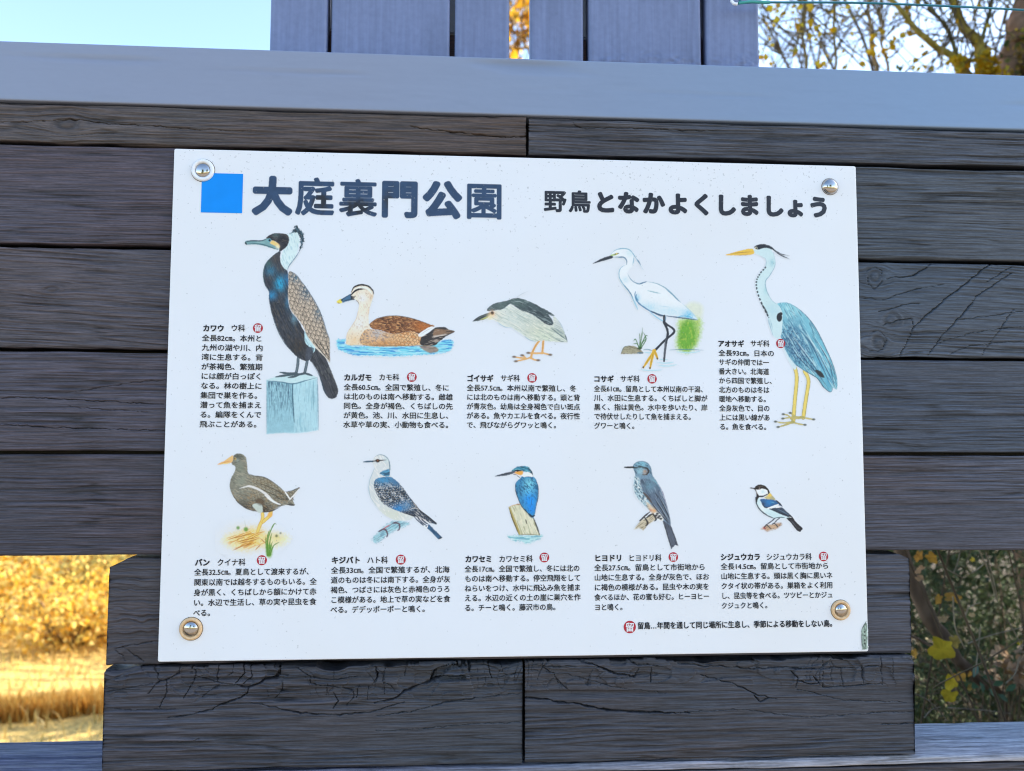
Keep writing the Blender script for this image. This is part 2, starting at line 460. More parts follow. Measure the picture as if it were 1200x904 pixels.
# centre part between the two openings
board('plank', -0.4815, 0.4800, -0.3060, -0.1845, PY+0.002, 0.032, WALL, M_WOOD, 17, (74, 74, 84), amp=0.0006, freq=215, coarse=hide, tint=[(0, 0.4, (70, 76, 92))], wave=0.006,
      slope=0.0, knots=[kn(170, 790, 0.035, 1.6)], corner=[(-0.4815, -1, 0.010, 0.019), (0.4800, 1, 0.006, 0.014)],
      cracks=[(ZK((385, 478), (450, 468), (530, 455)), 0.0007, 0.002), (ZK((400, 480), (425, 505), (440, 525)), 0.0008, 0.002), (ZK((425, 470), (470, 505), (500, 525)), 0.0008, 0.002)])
crk = []
for pts, wd, dp in [
    (Z7((385, 190), (470, 212), (560, 225), (603, 240), (600, 262), (540, 290), (450, 325), (330, 355), (270, 362)), .0013, .004),
    (Z7((322, 135), (318, 175), (270, 200), (235, 210), (190, 262)), .0011, .003), (Z7((265, 200), (268, 250), (235, 320)), .0009, .003),
    (Z7((240, 215), (230, 180), (210, 150)), .0008, .0025), (Z7((490, 130), (475, 180), (478, 212)), .0011, .003),
    (Z7((358, 130), (385, 185), (370, 225), (338, 280)), .0010, .003), (Z7((580, 125), (590, 170), (550, 217)), .0013, .0035),
    (Z7((615, 125), (622, 185), (580, 225)), .0010, .003), (Z7((480, 228), (440, 250), (412, 275)), .0009, .003), (Z7((540, 140), (540, 170), (510, 195)), .0008, .0025),
    (Z7((690, 125), (742, 150), (720, 190), (670, 205), (605, 238)), .0024, .005), (Z7((790, 145), (860, 185), (862, 215), (960, 235), (1035, 245), (1040, 275), (1010, 312)), .0012, .0035),
    (Z7((955, 258), (975, 290), (955, 322)), .0009, .003), (Z7((1130, 145), (1138, 190), (1118, 222)), .0012, .003),
    (Z7((600, 293), (700, 315), (820, 342), (960, 350), (1100, 340), (1250, 295)), .0010, .0035), (Z7((10, 252), (120, 235), (210, 218)), .0007, .0025),
    (Z7((750, 212), (742, 250), (712, 282)), .0009, .003), (Z7((1100, 235), (1095, 285)), .0008, .0025), (Z7((1060, 225), (1052, 275)), .0008, .0025), (Z7((680, 240), (685, 275)), .0007, .002),
    (Z7((860, 190), (980, 195), (1110, 185)), .0008, .0025), (Z7((930, 215), (925, 270)), .0007, .002), (Z7((1160, 190), (1165, 260)), .0008, .0025),
    (Z7((250, 460), (330, 465), (400, 450)), .0006, .002), (Z7((0, 320), (150, 330), (300, 325)), .0005, .002),
    (Z8((0, 300), (85, 278), (130, 245), (215, 215), (280, 195), (400, 192)), .0018, .0045), (Z8((225, 215), (250, 160), (370, 118)), .0012, .004),
    (Z8((387, 100), (386, 165)), .0034, .007), (Z8((0, 215), (10, 180), (0, 150)), .0011, .003), (Z8((30, 215), (60, 225), (80, 250)), .0008, .002),
    (Z8((460, 110), (470, 170), (480, 195)), .0009, .003), (Z8((520, 120), (525, 180)), .0008, .0025), (Z8((420, 200), (500, 190), (590, 170)), .0008, .0025),
    (Z8((0, 352), (150, 335), (300, 295), (460, 275), (600, 262)), .0009, .003), (Z8((0, 415), (200, 405), (400, 385), (600, 380)), .0006, .0025),
    (Z8((40, 150), (30, 210)), .0008, .002), (Z8((130, 130), (120, 190)), .0008, .002)]:
    crk.append((pts, wd, dp))
bits_l = [(Z8((235, 165), (370, 128), (378, 150), (290, 166), (280, 186), (372, 182), (375, 202), (222, 218)), 0.007)]
def upx(x): return x
C_LOW = (66, 69, 82)
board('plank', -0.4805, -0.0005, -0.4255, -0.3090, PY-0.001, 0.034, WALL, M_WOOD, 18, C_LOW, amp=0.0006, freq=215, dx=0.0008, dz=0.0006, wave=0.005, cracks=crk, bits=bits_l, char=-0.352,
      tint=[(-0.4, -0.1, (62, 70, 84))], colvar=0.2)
crk = []
for pts, wd, dp in [
    (Z8((610, 278), (700, 290), (840, 305), (960, 330), (1100, 339), (1300, 342)), .0020, .005), (Z8((735, 175), (760, 210), (795, 248)), .0010, .003),
    (Z8((840, 125), (930, 150), (985, 175), (1070, 192), (1090, 155)), .0014, .004), (Z8((1000, 100), (1080, 140), (1200, 147)), .0011, .003), (Z8((640, 140), (720, 150), (850, 145)), .0010, .003),
    (Z8((690, 110), (690, 150), (720, 175)), .0012, .003), (Z8((1140, 155), (1138, 215)), .0009, .003), (Z8((640, 165), (800, 185), (1000, 235), (1200, 260)), .0006, .002),
    (Z8((625, 560), (800, 552), (1000, 545), (1200, 535)), .0006, .0025),
    (Z9((0, 532), (100, 540), (240, 550), (380, 545), (490, 550), (690, 540)), .0010, .003), (Z9((375, 555), (400, 580), (395, 615)), .0011, .003), (Z9((400, 590), (440, 600), (480, 600)), .0011, .003),
    (Z9((455, 575), (480, 610)), .0011, .003), (Z9((490, 520), (490, 612), (560, 612), (690, 600)), .0010, .003), (Z9((555, 550), (560, 612)), .0011, .003), (Z9((625, 525), (630, 602)), .0009, .003),
    (Z9((690, 510), (696, 605)), .0011, .003), (Z9((60, 570), (170, 600), (260, 640), (330, 655)), .0009, .003), (Z9((250, 640), (270, 665), (300, 650)), .0012, .003),
    (Z9((690, 745), (740, 742), (805, 738)), .0009, .003), (Z9((520, 520), (530, 545)), .0008, .002), (Z9((730, 510), (735, 580)), .0008, .002), (Z9((400, 620), (560, 660), (780, 665)), .0006, .002),
    (Z9((0, 700), (200, 690), (420, 720), (700, 700), (800, 702)), .0005, .002)]:
    crk.append((pts, wd, dp))
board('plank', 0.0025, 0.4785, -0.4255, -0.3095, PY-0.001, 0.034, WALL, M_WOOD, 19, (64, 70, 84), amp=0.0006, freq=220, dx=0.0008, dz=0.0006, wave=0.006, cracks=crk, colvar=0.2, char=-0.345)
# sill beam: broad weathered top in both openings, sky sheen painted as paler colour
board('sill_beam', -WX, WX, -0.4385, -0.4290, PY+0.001, 0.102, WALL, M_WOOD, 20, (74, 80, 104), amp=0.0005, freq=240, dx=0.002, dz=0.0012, wave=0.006, top_dense=True, edge=0.0035, dark=1.15,
      tint=[(-0.2, 0.5, (128, 140, 160))], colvar=0.2)
board('plank', -WX, WX, -0.560, -0.4400, PY+0.002, 0.03, WALL, M_WOOD, 39, C_LOW, dx=0.004, dz=0.001)
for k in range(4):
    board('plank', -WX, WX, -0.80-0.24*k, -0.564-0.24*k, PY+0.004, 0.03, WALL, M_WOOD, 40+k, C_LOW, dx=0.03, dz=0.004, coarse=(-2, 2))
# smooth painted cap rail, standing forward of the planks
board('cap_rail', -WX, WX, 0.3561, 0.4287, 0.005, 0.162, WALL, M_CAP, 21, (126, 143, 174), amp=0.00001, freq=160, dx=0.006, dz=0.003, wave=0.002, edge=0.002, colvar=0.01, lf=0.00003,
      tint=[(-0.2, 0.5, (112, 143, 184))])

def box(name, x0, x1, y0, y1, z0, z1, col, mat, parent, bev=0.003):
    bm = bmesh.new()
    bmesh.ops.create_cube(bm, size=1)
    for v in bm.verts:
        v.co = Vector(((x0+x1)/2+v.co.x*(x1-x0), (y0+y1)/2+v.co.y*(y1-y0), (z0+z1)/2+v.co.z*(z1-z0)))
    if bev: bmesh.ops.bevel(bm, geom=bm.edges[:], offset=bev, segments=2, affect='EDGES')
    bm.verts.ensure_lookup_table()
    V = np.array([v.co[:] for v in bm.verts]); F = [[v.index for v in f.verts] for f in bm.faces]
    bm.free()
    C = np.concatenate([np.tile(alb(col), (len(V), 1)), np.ones((len(V), 1))], 1)
    return mesh(name, V, F, mat, parent, False, C)
box('backing_board', -WX+.01, WX-.01, 0.0435, 0.056, -0.1805, 0.364, (40, 38, 40), M_WOOD, WALL)
box('backing_board', -0.458, 0.458, 0.0445, 0.058, -0.426, -0.1835, (40, 38, 40), M_WOOD, WALL)
for x in (-1.56, 1.46):
    box('post', x, x+0.1, 0.060, 0.16, GZ-0.1, 0.350, (70, 68, 76), M_WOOD, WALL, 0.006)

# ------------------------------------------------------------------ upright boards standing on the cap
PICK = empty('upright_board_screen', (0, 0.06, 0.4255), 'slate blue screen of upright painted boards standing on top of the cap rail', 'screen')
ptc = (104, 122, 164)
def picket(x0, x1, seed, flake):
    nx, nz = max(6, int((x1-x0)/0.0015)), 130
    xs = np.linspace(x0, x1, nx); zs = np.concatenate([np.linspace(0.4297, 0.56, 100), np.linspace(0.57, 1.0, 30)])
    X, Zz = np.meshgrid(xs, zs, indexing='ij')
    e = np.minimum(X-x0, x1-X)
    k = np.clip(flake*1.6-np.abs(Zz-0.442)/0.03+0.8*fbm(X*40, Zz*40, seed+3, 2), 0, 1)
    h = 0.0022*k*fbm(X*150, Zz*200, seed, 3) + 0.00012*vn(X*420, Zz*14, seed+8) + 0.00025*fbm(X*30, Zz*12, seed+1, 2)
    h -= 0.003*np.clip(1-e/0.003, 0, 1)**2
    Y = 0.052-h
    n, m = X.shape
    V = np.stack([X, Y, Zz], -1).reshape(-1, 3)
    idx = np.arange(n*m).reshape(n, m)
    F = np.stack([idx[:-1, :-1], idx[1:, :-1], idx[1:, 1:], idx[:-1, 1:]], -1).reshape(-1, 4)
    # back and sides
    Vb = V.copy(); Vb[:, 1] = 0.074
    o = n*m
    Fb = F[:, ::-1]+o
    S = []
    for k_ in range(m-1):
        S.append([idx[0, k_], idx[0, k_+1], idx[0, k_+1]+o, idx[0, k_]+o]); S.append([idx[-1, k_+1], idx[-1, k_], idx[-1, k_]+o, idx[-1, k_+1]+o])
    for k_ in range(n-1):
        S.append([idx[k_+1, 0], idx[k_, 0], idx[k_, 0]+o, idx[k_+1, 0]+o]); S.append([idx[k_, -1], idx[k_+1, -1], idx[k_+1, -1]+o, idx[k_, -1]+o])
    base = np.broadcast_to(alb(ptc), (n, m, 3))*(1+0.10*fbm(X*9, Zz*9, seed+5, 3)+0.09*vn(X*300, Zz*9, seed+9)+0.06*vn(X*700, Zz*25, seed+10)-0.35*k*np.clip(fbm(X*120, Zz*160, seed+7, 2), 0, 1))[..., None]
    C = np.concatenate([base, np.ones((n, m, 1))], -1).reshape(-1, 4)
    mesh('picket', np.concatenate([V, Vb]), np.concatenate([F, Fb, np.array(S)]), M_PICKET, PICK, True, np.concatenate([C, C]))
for i, (a, b) in enumerate(((-.3246, -.2522), (-.2468, -.0943), (-.0876, -.0163), (.0118, .0818), (.0886, .2398), (.2467, .3189))):
    picket(a, b, 60+i*9, (0.05, 0.1, 0.1, 0.2, 0.55, 0.8)[i])
for a, b in ((-.262, -.237), (-.104, -.078), (.072, .098), (.230, .256)):
    box('batten', a, b, 0.0765, 0.10, 0.4297, 0.494 if b < .1 else 0.502, (62, 44, 44), M_WOOD, PICK, 0.002)
    box('batten', a+.002, b-.002, 0.078, 0.098, 0.496 if b < .1 else 0.504, 0.99, (120, 132, 150), M_PICKET, PICK, 0.002)

# ------------------------------------------------------------------ the bird sign: panel
SIGN = empty('bird_sign', (0, 0.002, -0.30), 'white park sign with painted water birds and Japanese captions, screwed to the timber wall', 'sign')
def panel_shader(m, t, b, ink=False):
    """the same off-white lacquered sheet everywhere; printed parts lay their ink over it"""
    tc = N(t, 'ShaderNodeTexCoord')
    base = N(t, 'ShaderNodeRGB'); base.outputs[0].default_value = (0.80, 0.80, 0.80, 1)
    # dust specks, denser at the top edge
    vz = N(t, 'ShaderNodeTexNoise'); vz.inputs['Scale'].default_value = 330; vz.inputs['Detail'].default_value = 1
    t.links.new(tc.outputs['Object'], vz.inputs['Vector'])
    lf = N(t, 'ShaderNodeTexNoise'); lf.inputs['Scale'].default_value = 9; lf.inputs['Detail'].default_value = 4
    t.links.new(tc.outputs['Object'], lf.inputs['Vector'])
    sx = N(t, 'ShaderNodeSeparateXYZ'); t.links.new(tc.outputs['Object'], sx.inputs[0])
    mr = N(t, 'ShaderNodeMapRange'); mr.inputs['From Min'].default_value = 0.42; mr.inputs['From Max'].default_value = 0.60
    mr.inputs['To Min'].default_value = 0.0; mr.inputs['To Max'].default_value = 0.075
    t.links.new(sx.outputs['Z'], mr.inputs['Value'])
    m1 = N(t, 'ShaderNodeMath', operation='MULTIPLY_ADD'); m1.inputs[1].default_value = 0.22
    t.links.new(lf.outputs['Fac'], m1.inputs[0]); t.links.new(mr.outputs[0], m1.inputs[2])
    m2 = N(t, 'ShaderNodeMath', operation='ADD'); t.links.new(vz.outputs['Fac'], m2.inputs[0]); t.links.new(m1.outputs[0], m2.inputs[1])
    sp_ = N(t, 'ShaderNodeMapRange'); sp_.inputs['From Min'].default_value = 0.86; sp_.inputs['From Max'].default_value = 0.93
    sp_.inputs['To Max'].default_value = 0.42
    t.links.new(m2.outputs[0], sp_.inputs['Value'])
    mx = N(t, 'ShaderNodeMix', data_type='RGBA'); mx.inputs[7].default_value = (0.30, 0.29, 0.27, 1)
    t.links.new(sp_.outputs[0], mx.inputs[0])
    # faint yellowed clouds
    cl = N(t, 'ShaderNodeTexNoise'); cl.inputs['Scale'].default_value = 5; cl.inputs['Detail'].default_value = 3
    t.links.new(tc.outputs['Object'], cl.inputs['Vector'])
    cr = N(t, 'ShaderNodeValToRGB'); cr.color_ramp.elements[0].position = 0.35; cr.color_ramp.elements[1].position = 0.7
    cr.color_ramp.elements[0].color = (0.80, 0.805, 0.81, 1); cr.color_ramp.elements[1].color = (0.79, 0.78, 0.76, 1)
    t.links.new(cl.outputs['Fac'], cr.inputs[0]); t.links.new(cr.outputs[0], mx.inputs[6])
    out = mx.outputs[2]
    if ink:
        a = N(t, 'ShaderNodeAttribute', attribute_name='ink')
        m3 = N(t, 'ShaderNodeMix', data_type='RGBA')
        t.links.new(a.outputs['Alpha'], m3.inputs[0]); t.links.new(cr.outputs[0], m3.inputs[6]); t.links.new(a.outputs['Color'], m3.inputs[7])
        m4 = N(t, 'ShaderNodeMix', data_type='RGBA'); m4.inputs[7].default_value = (0.30, 0.29, 0.27, 1)
        t.links.new(sp_.outputs[0], m4.inputs[0]); t.links.new(m3.outputs[2], m4.inputs[6])
        out = m4.outputs[2]
    t.links.new(out, b.inputs['Base Color'])
    b.inputs['Roughness'].default_value = 0.34
    b.inputs['Specular IOR Level'].default_value = 0.35
M_PANEL, _t, _b = new_mat('lacquered_sheet'); panel_shader(M_PANEL, _t, _b)
M_INK, _t, _b = new_mat('printed_sheet'); panel_shader(M_INK, _t, _b, True)

def rounded_rect(w, h, r, n=5):
    out = []
    for cx, cz, a0 in ((w/2-r, h/2-r, 0), (-w/2+r, h/2-r, 90), (-w/2+r, -h/2+r, 180), (w/2-r, -h/2+r, 270)):
        for k in range(n+1):
            a = R_(a0+90*k/n); out.append((cx+r*math.cos(a), cz+r*math.sin(a)))
    return out
BW, BH = 0.84, 0.6012
def make_panel():
    rings = [(0.0012, 0.0), (0.0003, 0.0003), (0.0, 0.0012), (0.0, 0.0046)]   # inset, depth
    V, F = [], []
    for ins, y in rings:
        for x, z in rounded_rect(BW-2*ins, BH-2*ins, 0.0022): V.append((x, y, z))
    n = len(V)//len(rings)
    F.append(list(range(n)))
    for k in range(len(rings)-1):
        for i in range(n):
            j = (i+1) % n
            F.append([k*n+j, k*n+i, (k+1)*n+i, (k+1)*n+j])
    F.append(list(range((len(rings)-1)*n, len(rings)*n))[::-1])
    return mesh('panel', V, [f[::-1] for f in F], M_PANEL, SIGN)
make_panel()

# ------------------------------------------------------------------ printing: a small painter that lays ink on a grid of points
def print_mesh(name, X, Zc, rgb, A, y=-0.00025, parent=None):
    """X, Zc (n,m) board coordinates; rgb albedo (n,m,3); A alpha"""
    n, m = X.shape
    keep = A > 0.012
    cell = keep[:-1, :-1] | keep[1:, :-1] | keep[1:, 1:] | keep[:-1, 1:]
    idx = np.arange(n*m).reshape(n, m)
    F = np.stack([idx[:-1, :-1], idx[1:, :-1], idx[1:, 1:], idx[:-1, 1:]], -1)[cell]
    used = np.zeros(n*m, bool); used[F.ravel()] = True
    mp = np.cumsum(used)-1
    F = mp[F]
    V = np.stack([X.ravel()[used], np.full(used.sum(), y), Zc.ravel()[used]], -1)
    C = np.concatenate([rgb, A[..., None]], -1).reshape(-1, 4)[used]
    # normal must face -y
    a, b, c = V[F[0][0]], V[F[0][1]], V[F[0][2]]
    if np.cross(b-a, c-a)[1] > 0: F = F[:, ::-1]
    return mesh(name, V, np.ascontiguousarray(F), M_INK, parent or SIGN, False, C, 'ink')

class Art:
    """canvas in photograph pixels; drawing coordinates are (ox + s*x, oy + s*y)"""
    def __init__(self, box, ox, oy, s, ss=2.0, seed=1):
        x0, y0, x1, y1 = box
        self.ox, self.oy, self.s, self.seed = ox, oy, s, seed
        xs = np.arange(x0, x1+1e-6, 1/ss); ys = np.arange(y0, y1+1e-6, 1/ss)
        self.X, self.Y = np.meshgrid(xs, ys, indexing='ij')
        self.rgb = np.ones(self.X.shape+(3,))*0.9; self.A = np.zeros(self.X.shape)
        self.n = 0
    def T(self, pts): return np.array([(self.ox+self.s*a, self.oy+self.s*b) for a, b in pts])
    def comp(self, mask, col):
        col = np.asarray(col, float)
        if col.ndim == 1: col = np.broadcast_to(lin(col), self.rgb.shape)
        o = mask+self.A*(1-mask)
        k = np.where(o > 1e-6, mask/np.maximum(o, 1e-6), 0)[..., None]
        self.rgb = self.rgb*(1-k)+col*k; self.A = o
    def mask(self, pts, soft=1.0, smooth=True, rough=0.5):
        self.n += 1
        p = self.T(pts)
        if smooth: p = catmull(p, True, 5)
        p = np.vstack([p, p[:1]])
        pad = soft+2
        i = (self.X[:, 0] >= p[:, 0].min()-pad) & (self.X[:, 0] <= p[:, 0].max()+pad)
        j = (self.Y[0] >= p[:, 1].min()-pad) & (self.Y[0] <= p[:, 1].max()+pad)
        M = np.zeros(self.X.shape)
        if not i.any() or not j.any(): return M
        sl = np.ix_(i, j)
        X, Y = self.X[sl], self.Y[sl]
        ins = inside(X, Y, p)
        d, _ = seg_dist(X, Y, p)
        sd = np.where(ins, d, -d)+rough*fbm(X*0.6, Y*0.6, self.seed+self.n, 2)
        M[sl] = np.clip(0.5+sd/soft, 0, 1)
        return M
    def fill(self, pts, col, a=1.0, soft=1.0, smooth=True, tex=0.10, clip=None, rough=0.4, fr=0.5):
        M = self.mask(pts, soft, smooth, rough)
        c = np.broadcast_to(lin(col), self.rgb.shape)
        if tex:
            t = tex*(1.4*fbm(self.X*fr, self.Y*fr, self.seed*7+self.n, 3)+0.8*fbm(self.X*0.12, self.Y*0.12, self.seed*5+self.n, 2))
            c = np.clip(c*(1+t[..., None]), 0.003, 1)
        m = M*a
        if clip is not None: m = m*clip
        self.comp(m, c)
        return M
    def line(self, pts, w, col, a=1.0, t0=0.4, t1=0.4, smooth=True, clip=None, soft=0.8, dash=None, jit=0.25):
        self.n += 1
        p = self.T(pts)
        if smooth: p = catmull(p, False, 6)
        i = (self.X[:, 0] >= p[:, 0].min()-w-2) & (self.X[:, 0] <= p[:, 0].max()+w+2)
        j = (self.Y[0] >= p[:, 1].min()-w-2) & (self.Y[0] <= p[:, 1].max()+w+2)
        if not i.any() or not j.any(): return
        sl = np.ix_(i, j)
        X, Y = self.X[sl], self.Y[sl]
        d, q = seg_dist(X, Y, p)
        ww = w*0.5*np.minimum(1, np.minimum(t0+(1-t0)*q*3, t1+(1-t1)*(1-q)*3))
        m = np.clip(0.5+(ww-d+jit*fbm(X*0.5, Y*0.5, self.seed+self.n, 2))/soft, 0, 1)*a*np.clip(ww/0.5, 0.3, 1)
        if dash: m = m*(np.mod(q*dash, 1) < 0.62)
        M = np.zeros(self.X.shape); M[sl] = m
        if clip is not None: M = M*clip
        self.comp(M, col)
    def spot(self, x, y, r, col, a=1.0, soft=1.0, el=1.0, clip=None):
        cx, cy_ = self.ox+self.s*x, self.oy+self.s*y
        d = np.hypot((self.X-cx)/el, self.Y-cy_)
        m = np.clip(0.5+(r-d)/soft, 0, 1)*a
        if clip is not None: m = m*clip
        self.comp(m, col)
    def glow(self, x, y, r, col, a=1.0, clip=None, el=1.0, noise=0.5):
        cx, cy_ = self.ox+self.s*x, self.oy+self.s*y
        d = np.hypot((self.X-cx)/el, self.Y-cy_)/r
        m = np.exp(-d*d)*a*(1+noise*fbm(self.X*0.7, self.Y*0.7, self.seed+self.n+3, 2))
        self.n += 1
        m = np.clip(m, 0, 1)
        if clip is not None: m = m*clip
        self.comp(m, col)
    def flow(self, clip, ang, lx, ly, col, a=0.5, thr=0.1, warp=0.6):
        """fine strokes along a direction"""
        self.n += 1
        c, s = math.cos(R_(ang)), math.sin(R_(ang))
        u, v = self.X*c+self.Y*s, -self.X*s+self.Y*c
        v = v+warp*fbm(self.X*0.15, self.Y*0.15, self.seed+self.n, 2)
        f = vn(u/lx, v/ly, self.seed*3+self.n)
        self.comp(np.clip((f-thr)*3, 0, 1)*a*clip, col)
    def scales(self, clip, ang, pa, pb, dark, lw=0.45, a=0.9, light=None, la=0.6, jit=0.35):
        """rows of overlapping feather tips"""
        self.n += 1
        c, s = math.cos(R_(ang)), math.sin(R_(ang))
        u, v = self.X*c+self.Y*s, -self.X*s+self.Y*c
        u = u+jit*pa*fbm(self.X*0.25, self.Y*0.25, self.seed+self.n, 2)
        v = v+jit*pb*fbm(self.X*0.2, self.Y*0.2, self.seed+self.n+9, 2)
        row = np.floor(v/pb); lb = v/pb-row-0.5
        ph = u/pa+0.5*np.mod(row, 2)
        q = np.mod(ph+0.45*(2*lb)**2, 1.0)
        d = np.minimum(q, 1-q)*pa
        if light is not None:
            self.comp(np.clip(1-np.abs(q-0.62)/0.25, 0, 1)*la*clip, light)
        self.comp(np.clip(1-d/lw, 0, 1)*a*clip, dark)
        e = (0.5-np.abs(lb))*pb
        self.comp(np.clip(1-e/(lw*0.7), 0, 1)*a*0.6*clip, dark)
    def finish(self, name='bird_illustration', label=None):
        X, Zc = un(self.X, self.Y, 0.0)
        rgb = np.clip(self.rgb/BOARD_SEEN*0.8, 0.004, 0.86)
        o = print_mesh(name, X, Zc, rgb, self.A)
        if label: o['label'] = label
        return o

# ---- great cormorant on a post
def art_cormorant():
    A = Art((284, 262, 398, 512), 280, 260, .1439, seed=3)
    def B(*p): return [(x+139, y+834) for x, y in p]
    A.fill(B((85, 455), (90, 700), (88, 895), (200, 885), (312, 890), (420, 880), (508, 862), (505, 700), (498, 435), (300, 480)), (170, 214, 230), tex=.06, smooth=False, soft=2)
    m = A.mask(B((90, 462), (300, 488), (312, 850), (250, 870), (90, 890)), 1.5, False)
    A.fill(B((90, 462), (300, 488), (312, 880), (90, 892)), (140, 192, 212), a=.8, smooth=False, soft=2)
    yy = np.clip((500-A.Y)/55, 0, 1)
    A.flow(m*yy, 90, 7, .8, (62, 100, 130), .85, .0); A.flow(m*yy, 88, 4, .6, (45, 80, 110), .7, .2)
    m2 = A.mask(B((300, 488), (498, 445), (508, 862), (312, 885)), 1.5, False)
    A.flow(m2, 90, 9, .8, (120, 178, 200), .5, .2)
    A.fill(B((85, 455), (180, 422), (430, 408), (498, 432), (490, 450), (300, 486)), (190, 224, 234), smooth=False, tex=.04)
    A.line(B((95, 462), (200, 472), (300, 486), (400, 462), (495, 436)), 1.4, (70, 120, 145), .9)
    A.line(B((300, 486), (298, 600), (312, 800)), 1.8, (55, 95, 120), .85); A.line(B((500, 435), (505, 640), (508, 860)), 1.3, (90, 140, 165), .7)
    A.line(B((465, 470), (470, 700)), 1.2, (90, 140, 165), .6); A.line(B((90, 460), (88, 890)), 1.2, (90, 140, 165), .7)
    # tail
    t = A.fill(B((440, 290), (480, 195), (560, 265), (620, 400), (668, 530), (655, 590), (630, 608), (590, 600), (550, 540), (510, 400), (460, 320)), (62, 66, 76), tex=.2)
    A.flow(t, 66, 9, .8, (30, 34, 42), .6, .1); A.flow(t, 66, 7, .7, (100, 105, 108), .5, .3)
    A.line(B((452, 310), (520, 430), (560, 545), (600, 598)), 1, (40, 70, 95), .7)
    # legs and feet
    for p in (((345, 262), (340, 330), (328, 398)), ((425, 255), (412, 330), (396, 398))):
        A.line(B(*p), 3.4, (66, 84, 98), 1, 1, 1); A.line(B(*p), 1.2, (120, 138, 150), .7, 1, 1)
    for p in (((330, 400), (260, 402), (196, 393)), ((340, 408), (240, 418), (162, 430)), ((345, 412), (320, 425), (262, 436)), ((395, 400), (425, 408), (458, 420)), ((392, 402), (350, 410), (320, 412))):
        A.line(B(*p), 2.6, (70, 88, 100), 1, 1, .4)
    # body
    body = [(335, 240), (270, 285), (215, 350), (198, 430), (210, 510), (245, 570), (245, 630), (270, 750), (304, 850), (349, 944), (409, 1034), (474, 1099), (539, 1134), (580, 1110), (599, 1044), (560, 960),
            (535, 900), (480, 800), (420, 720), (400, 620), (405, 500), (400, 420), (385, 390), (345, 345), (335, 290)]
    b = A.fill(body, (58, 63, 74), tex=.3)
    A.flow(b, 66, 6, 1.0, (34, 36, 46), .6, .1); A.flow(b, 66, 6, .9, (96, 92, 84), .5, .25)
    A.glow(258, 400, 6, (58, 125, 160), .75, b); A.glow(240, 340, 4, (70, 110, 110), .6, b); A.glow(335, 505, 8, (48, 165, 214), .95, b, .7); A.glow(270, 600, 5, (46, 140, 195), .8, b)
    A.glow(395, 470, 7, (48, 120, 170), .8, b, .6); A.glow(400, 650, 9, (60, 125, 165), .55, b, .4); A.glow(450, 780, 7, (110, 165, 195), .55, b, .5); A.glow(310, 300, 6, (85, 82, 80), .6, b)
    A.glow(480, 1010, 10, (60, 54, 50), .7, b)
    A.flow(b, 70, 5, .8, (30, 45, 60), .45, .2)
    A.line([(245, 640), (270, 750), (310, 870), (360, 970), (420, 1045), (500, 1112)], 1.1, (34, 60, 80), .8)
    A.line([(330, 245), (265, 290), (215, 350), (199, 430), (212, 512), (245, 572)], 1.0, (60, 95, 105), .8)
    # pale flank and thigh
    f = A.fill(B((398, 60), (430, 110), (482, 190), (465, 232), (440, 190), (402, 150)), (188, 226, 238), tex=.05)
    th = A.fill(B((420, 190), (470, 195), (462, 240), (440, 290), (405, 290), (408, 230)), (70, 78, 92), tex=.25)
    A.flow(f, 60, 5, .7, (100, 150, 175), .5, .2)
    # wing
    wing = [(408, 412), (450, 420), (510, 490), (560, 560), (620, 660), (670, 760), (708, 880), (722, 920), (738, 964), (740, 1060), (739, 1146), (699, 1094), (619, 1014), (560, 936), (520, 850), (480, 790), (425, 720), (402, 620), (405, 500)]
    w_ = A.fill(wing, (176, 166, 152), tex=.12)
    A.glow(560, 560, 12, (92, 122, 145), .95, w_, .8, .2); A.glow(650, 740, 10, (96, 122, 140), .9, w_, .6, .2); A.glow(470, 450, 8, (86, 120, 142), .95, w_, 1, .2); A.glow(710, 900, 8, (110, 120, 125), .7, w_, .5)
    A.scales(w_, 62, 6.2, 3.6, (34, 32, 34), .75, .92, (222, 210, 192), .7, .3)
    A.flow(w_, 62, 6, .6, (50, 48, 50), .45, .35)
    A.line([(560, 936), (619, 1014), (699, 1094), (739, 1146)], 1.6, (225, 225, 215), .8); A.line([(590, 940), (660, 1040), (730, 1125)], 1.2, (40, 40, 44), .9)
    A.line([(640, 950), (700, 1050), (736, 1120)], 1.1, (40, 40, 44), .9); A.line([(690, 930), (725, 1030), (738, 1100)], 1.0, (50, 50, 54), .9)
    A.line([(410, 412), (460, 425), (515, 495), (562, 560), (625, 662), (672, 760), (712, 885), (738, 970), (740, 1140)], 1.0, (66, 90, 108), .9)
    # neck patch, head, crest
    nk = A.fill([(395, 110), (440, 80), (475, 85), (495, 150), (488, 200), (462, 280), (412, 350), (388, 392), (345, 345), (345, 280), (370, 220), (395, 190), (408, 140)], (205, 232, 240), tex=.04)
    A.flow(nk, 70, 5, .8, (150, 195, 212), .5, .25)
    A.line([(515, 205), (462, 290), (408, 360), (395, 402)], 1.2, (80, 125, 145), .8)
    h = A.fill([(220, 132), (270, 100), (330, 94), (390, 105), (410, 140), (396, 190), (370, 222), (330, 242), (326, 200), (300, 165), (250, 150)], (52, 52, 58), tex=.25)
    A.flow(h, 20, 4, .8, (25, 25, 30), .6, .1); A.flow(h, 20, 4, .8, (105, 98, 92), .4, .3); A.glow(300, 105, 4, (90, 120, 125), .5, h)
    c = A.fill([(388, 104), (430, 84), (450, 55), (468, 34), (500, 62), (522, 90), (530, 140), (517, 200), (494, 242), (490, 230), (504, 170), (494, 112), (462, 88), (425, 97)], (66, 92, 108), tex=.2, rough=1.6)
    A.flow(c, 60, 3, .8, (28, 36, 44), .8, .0)
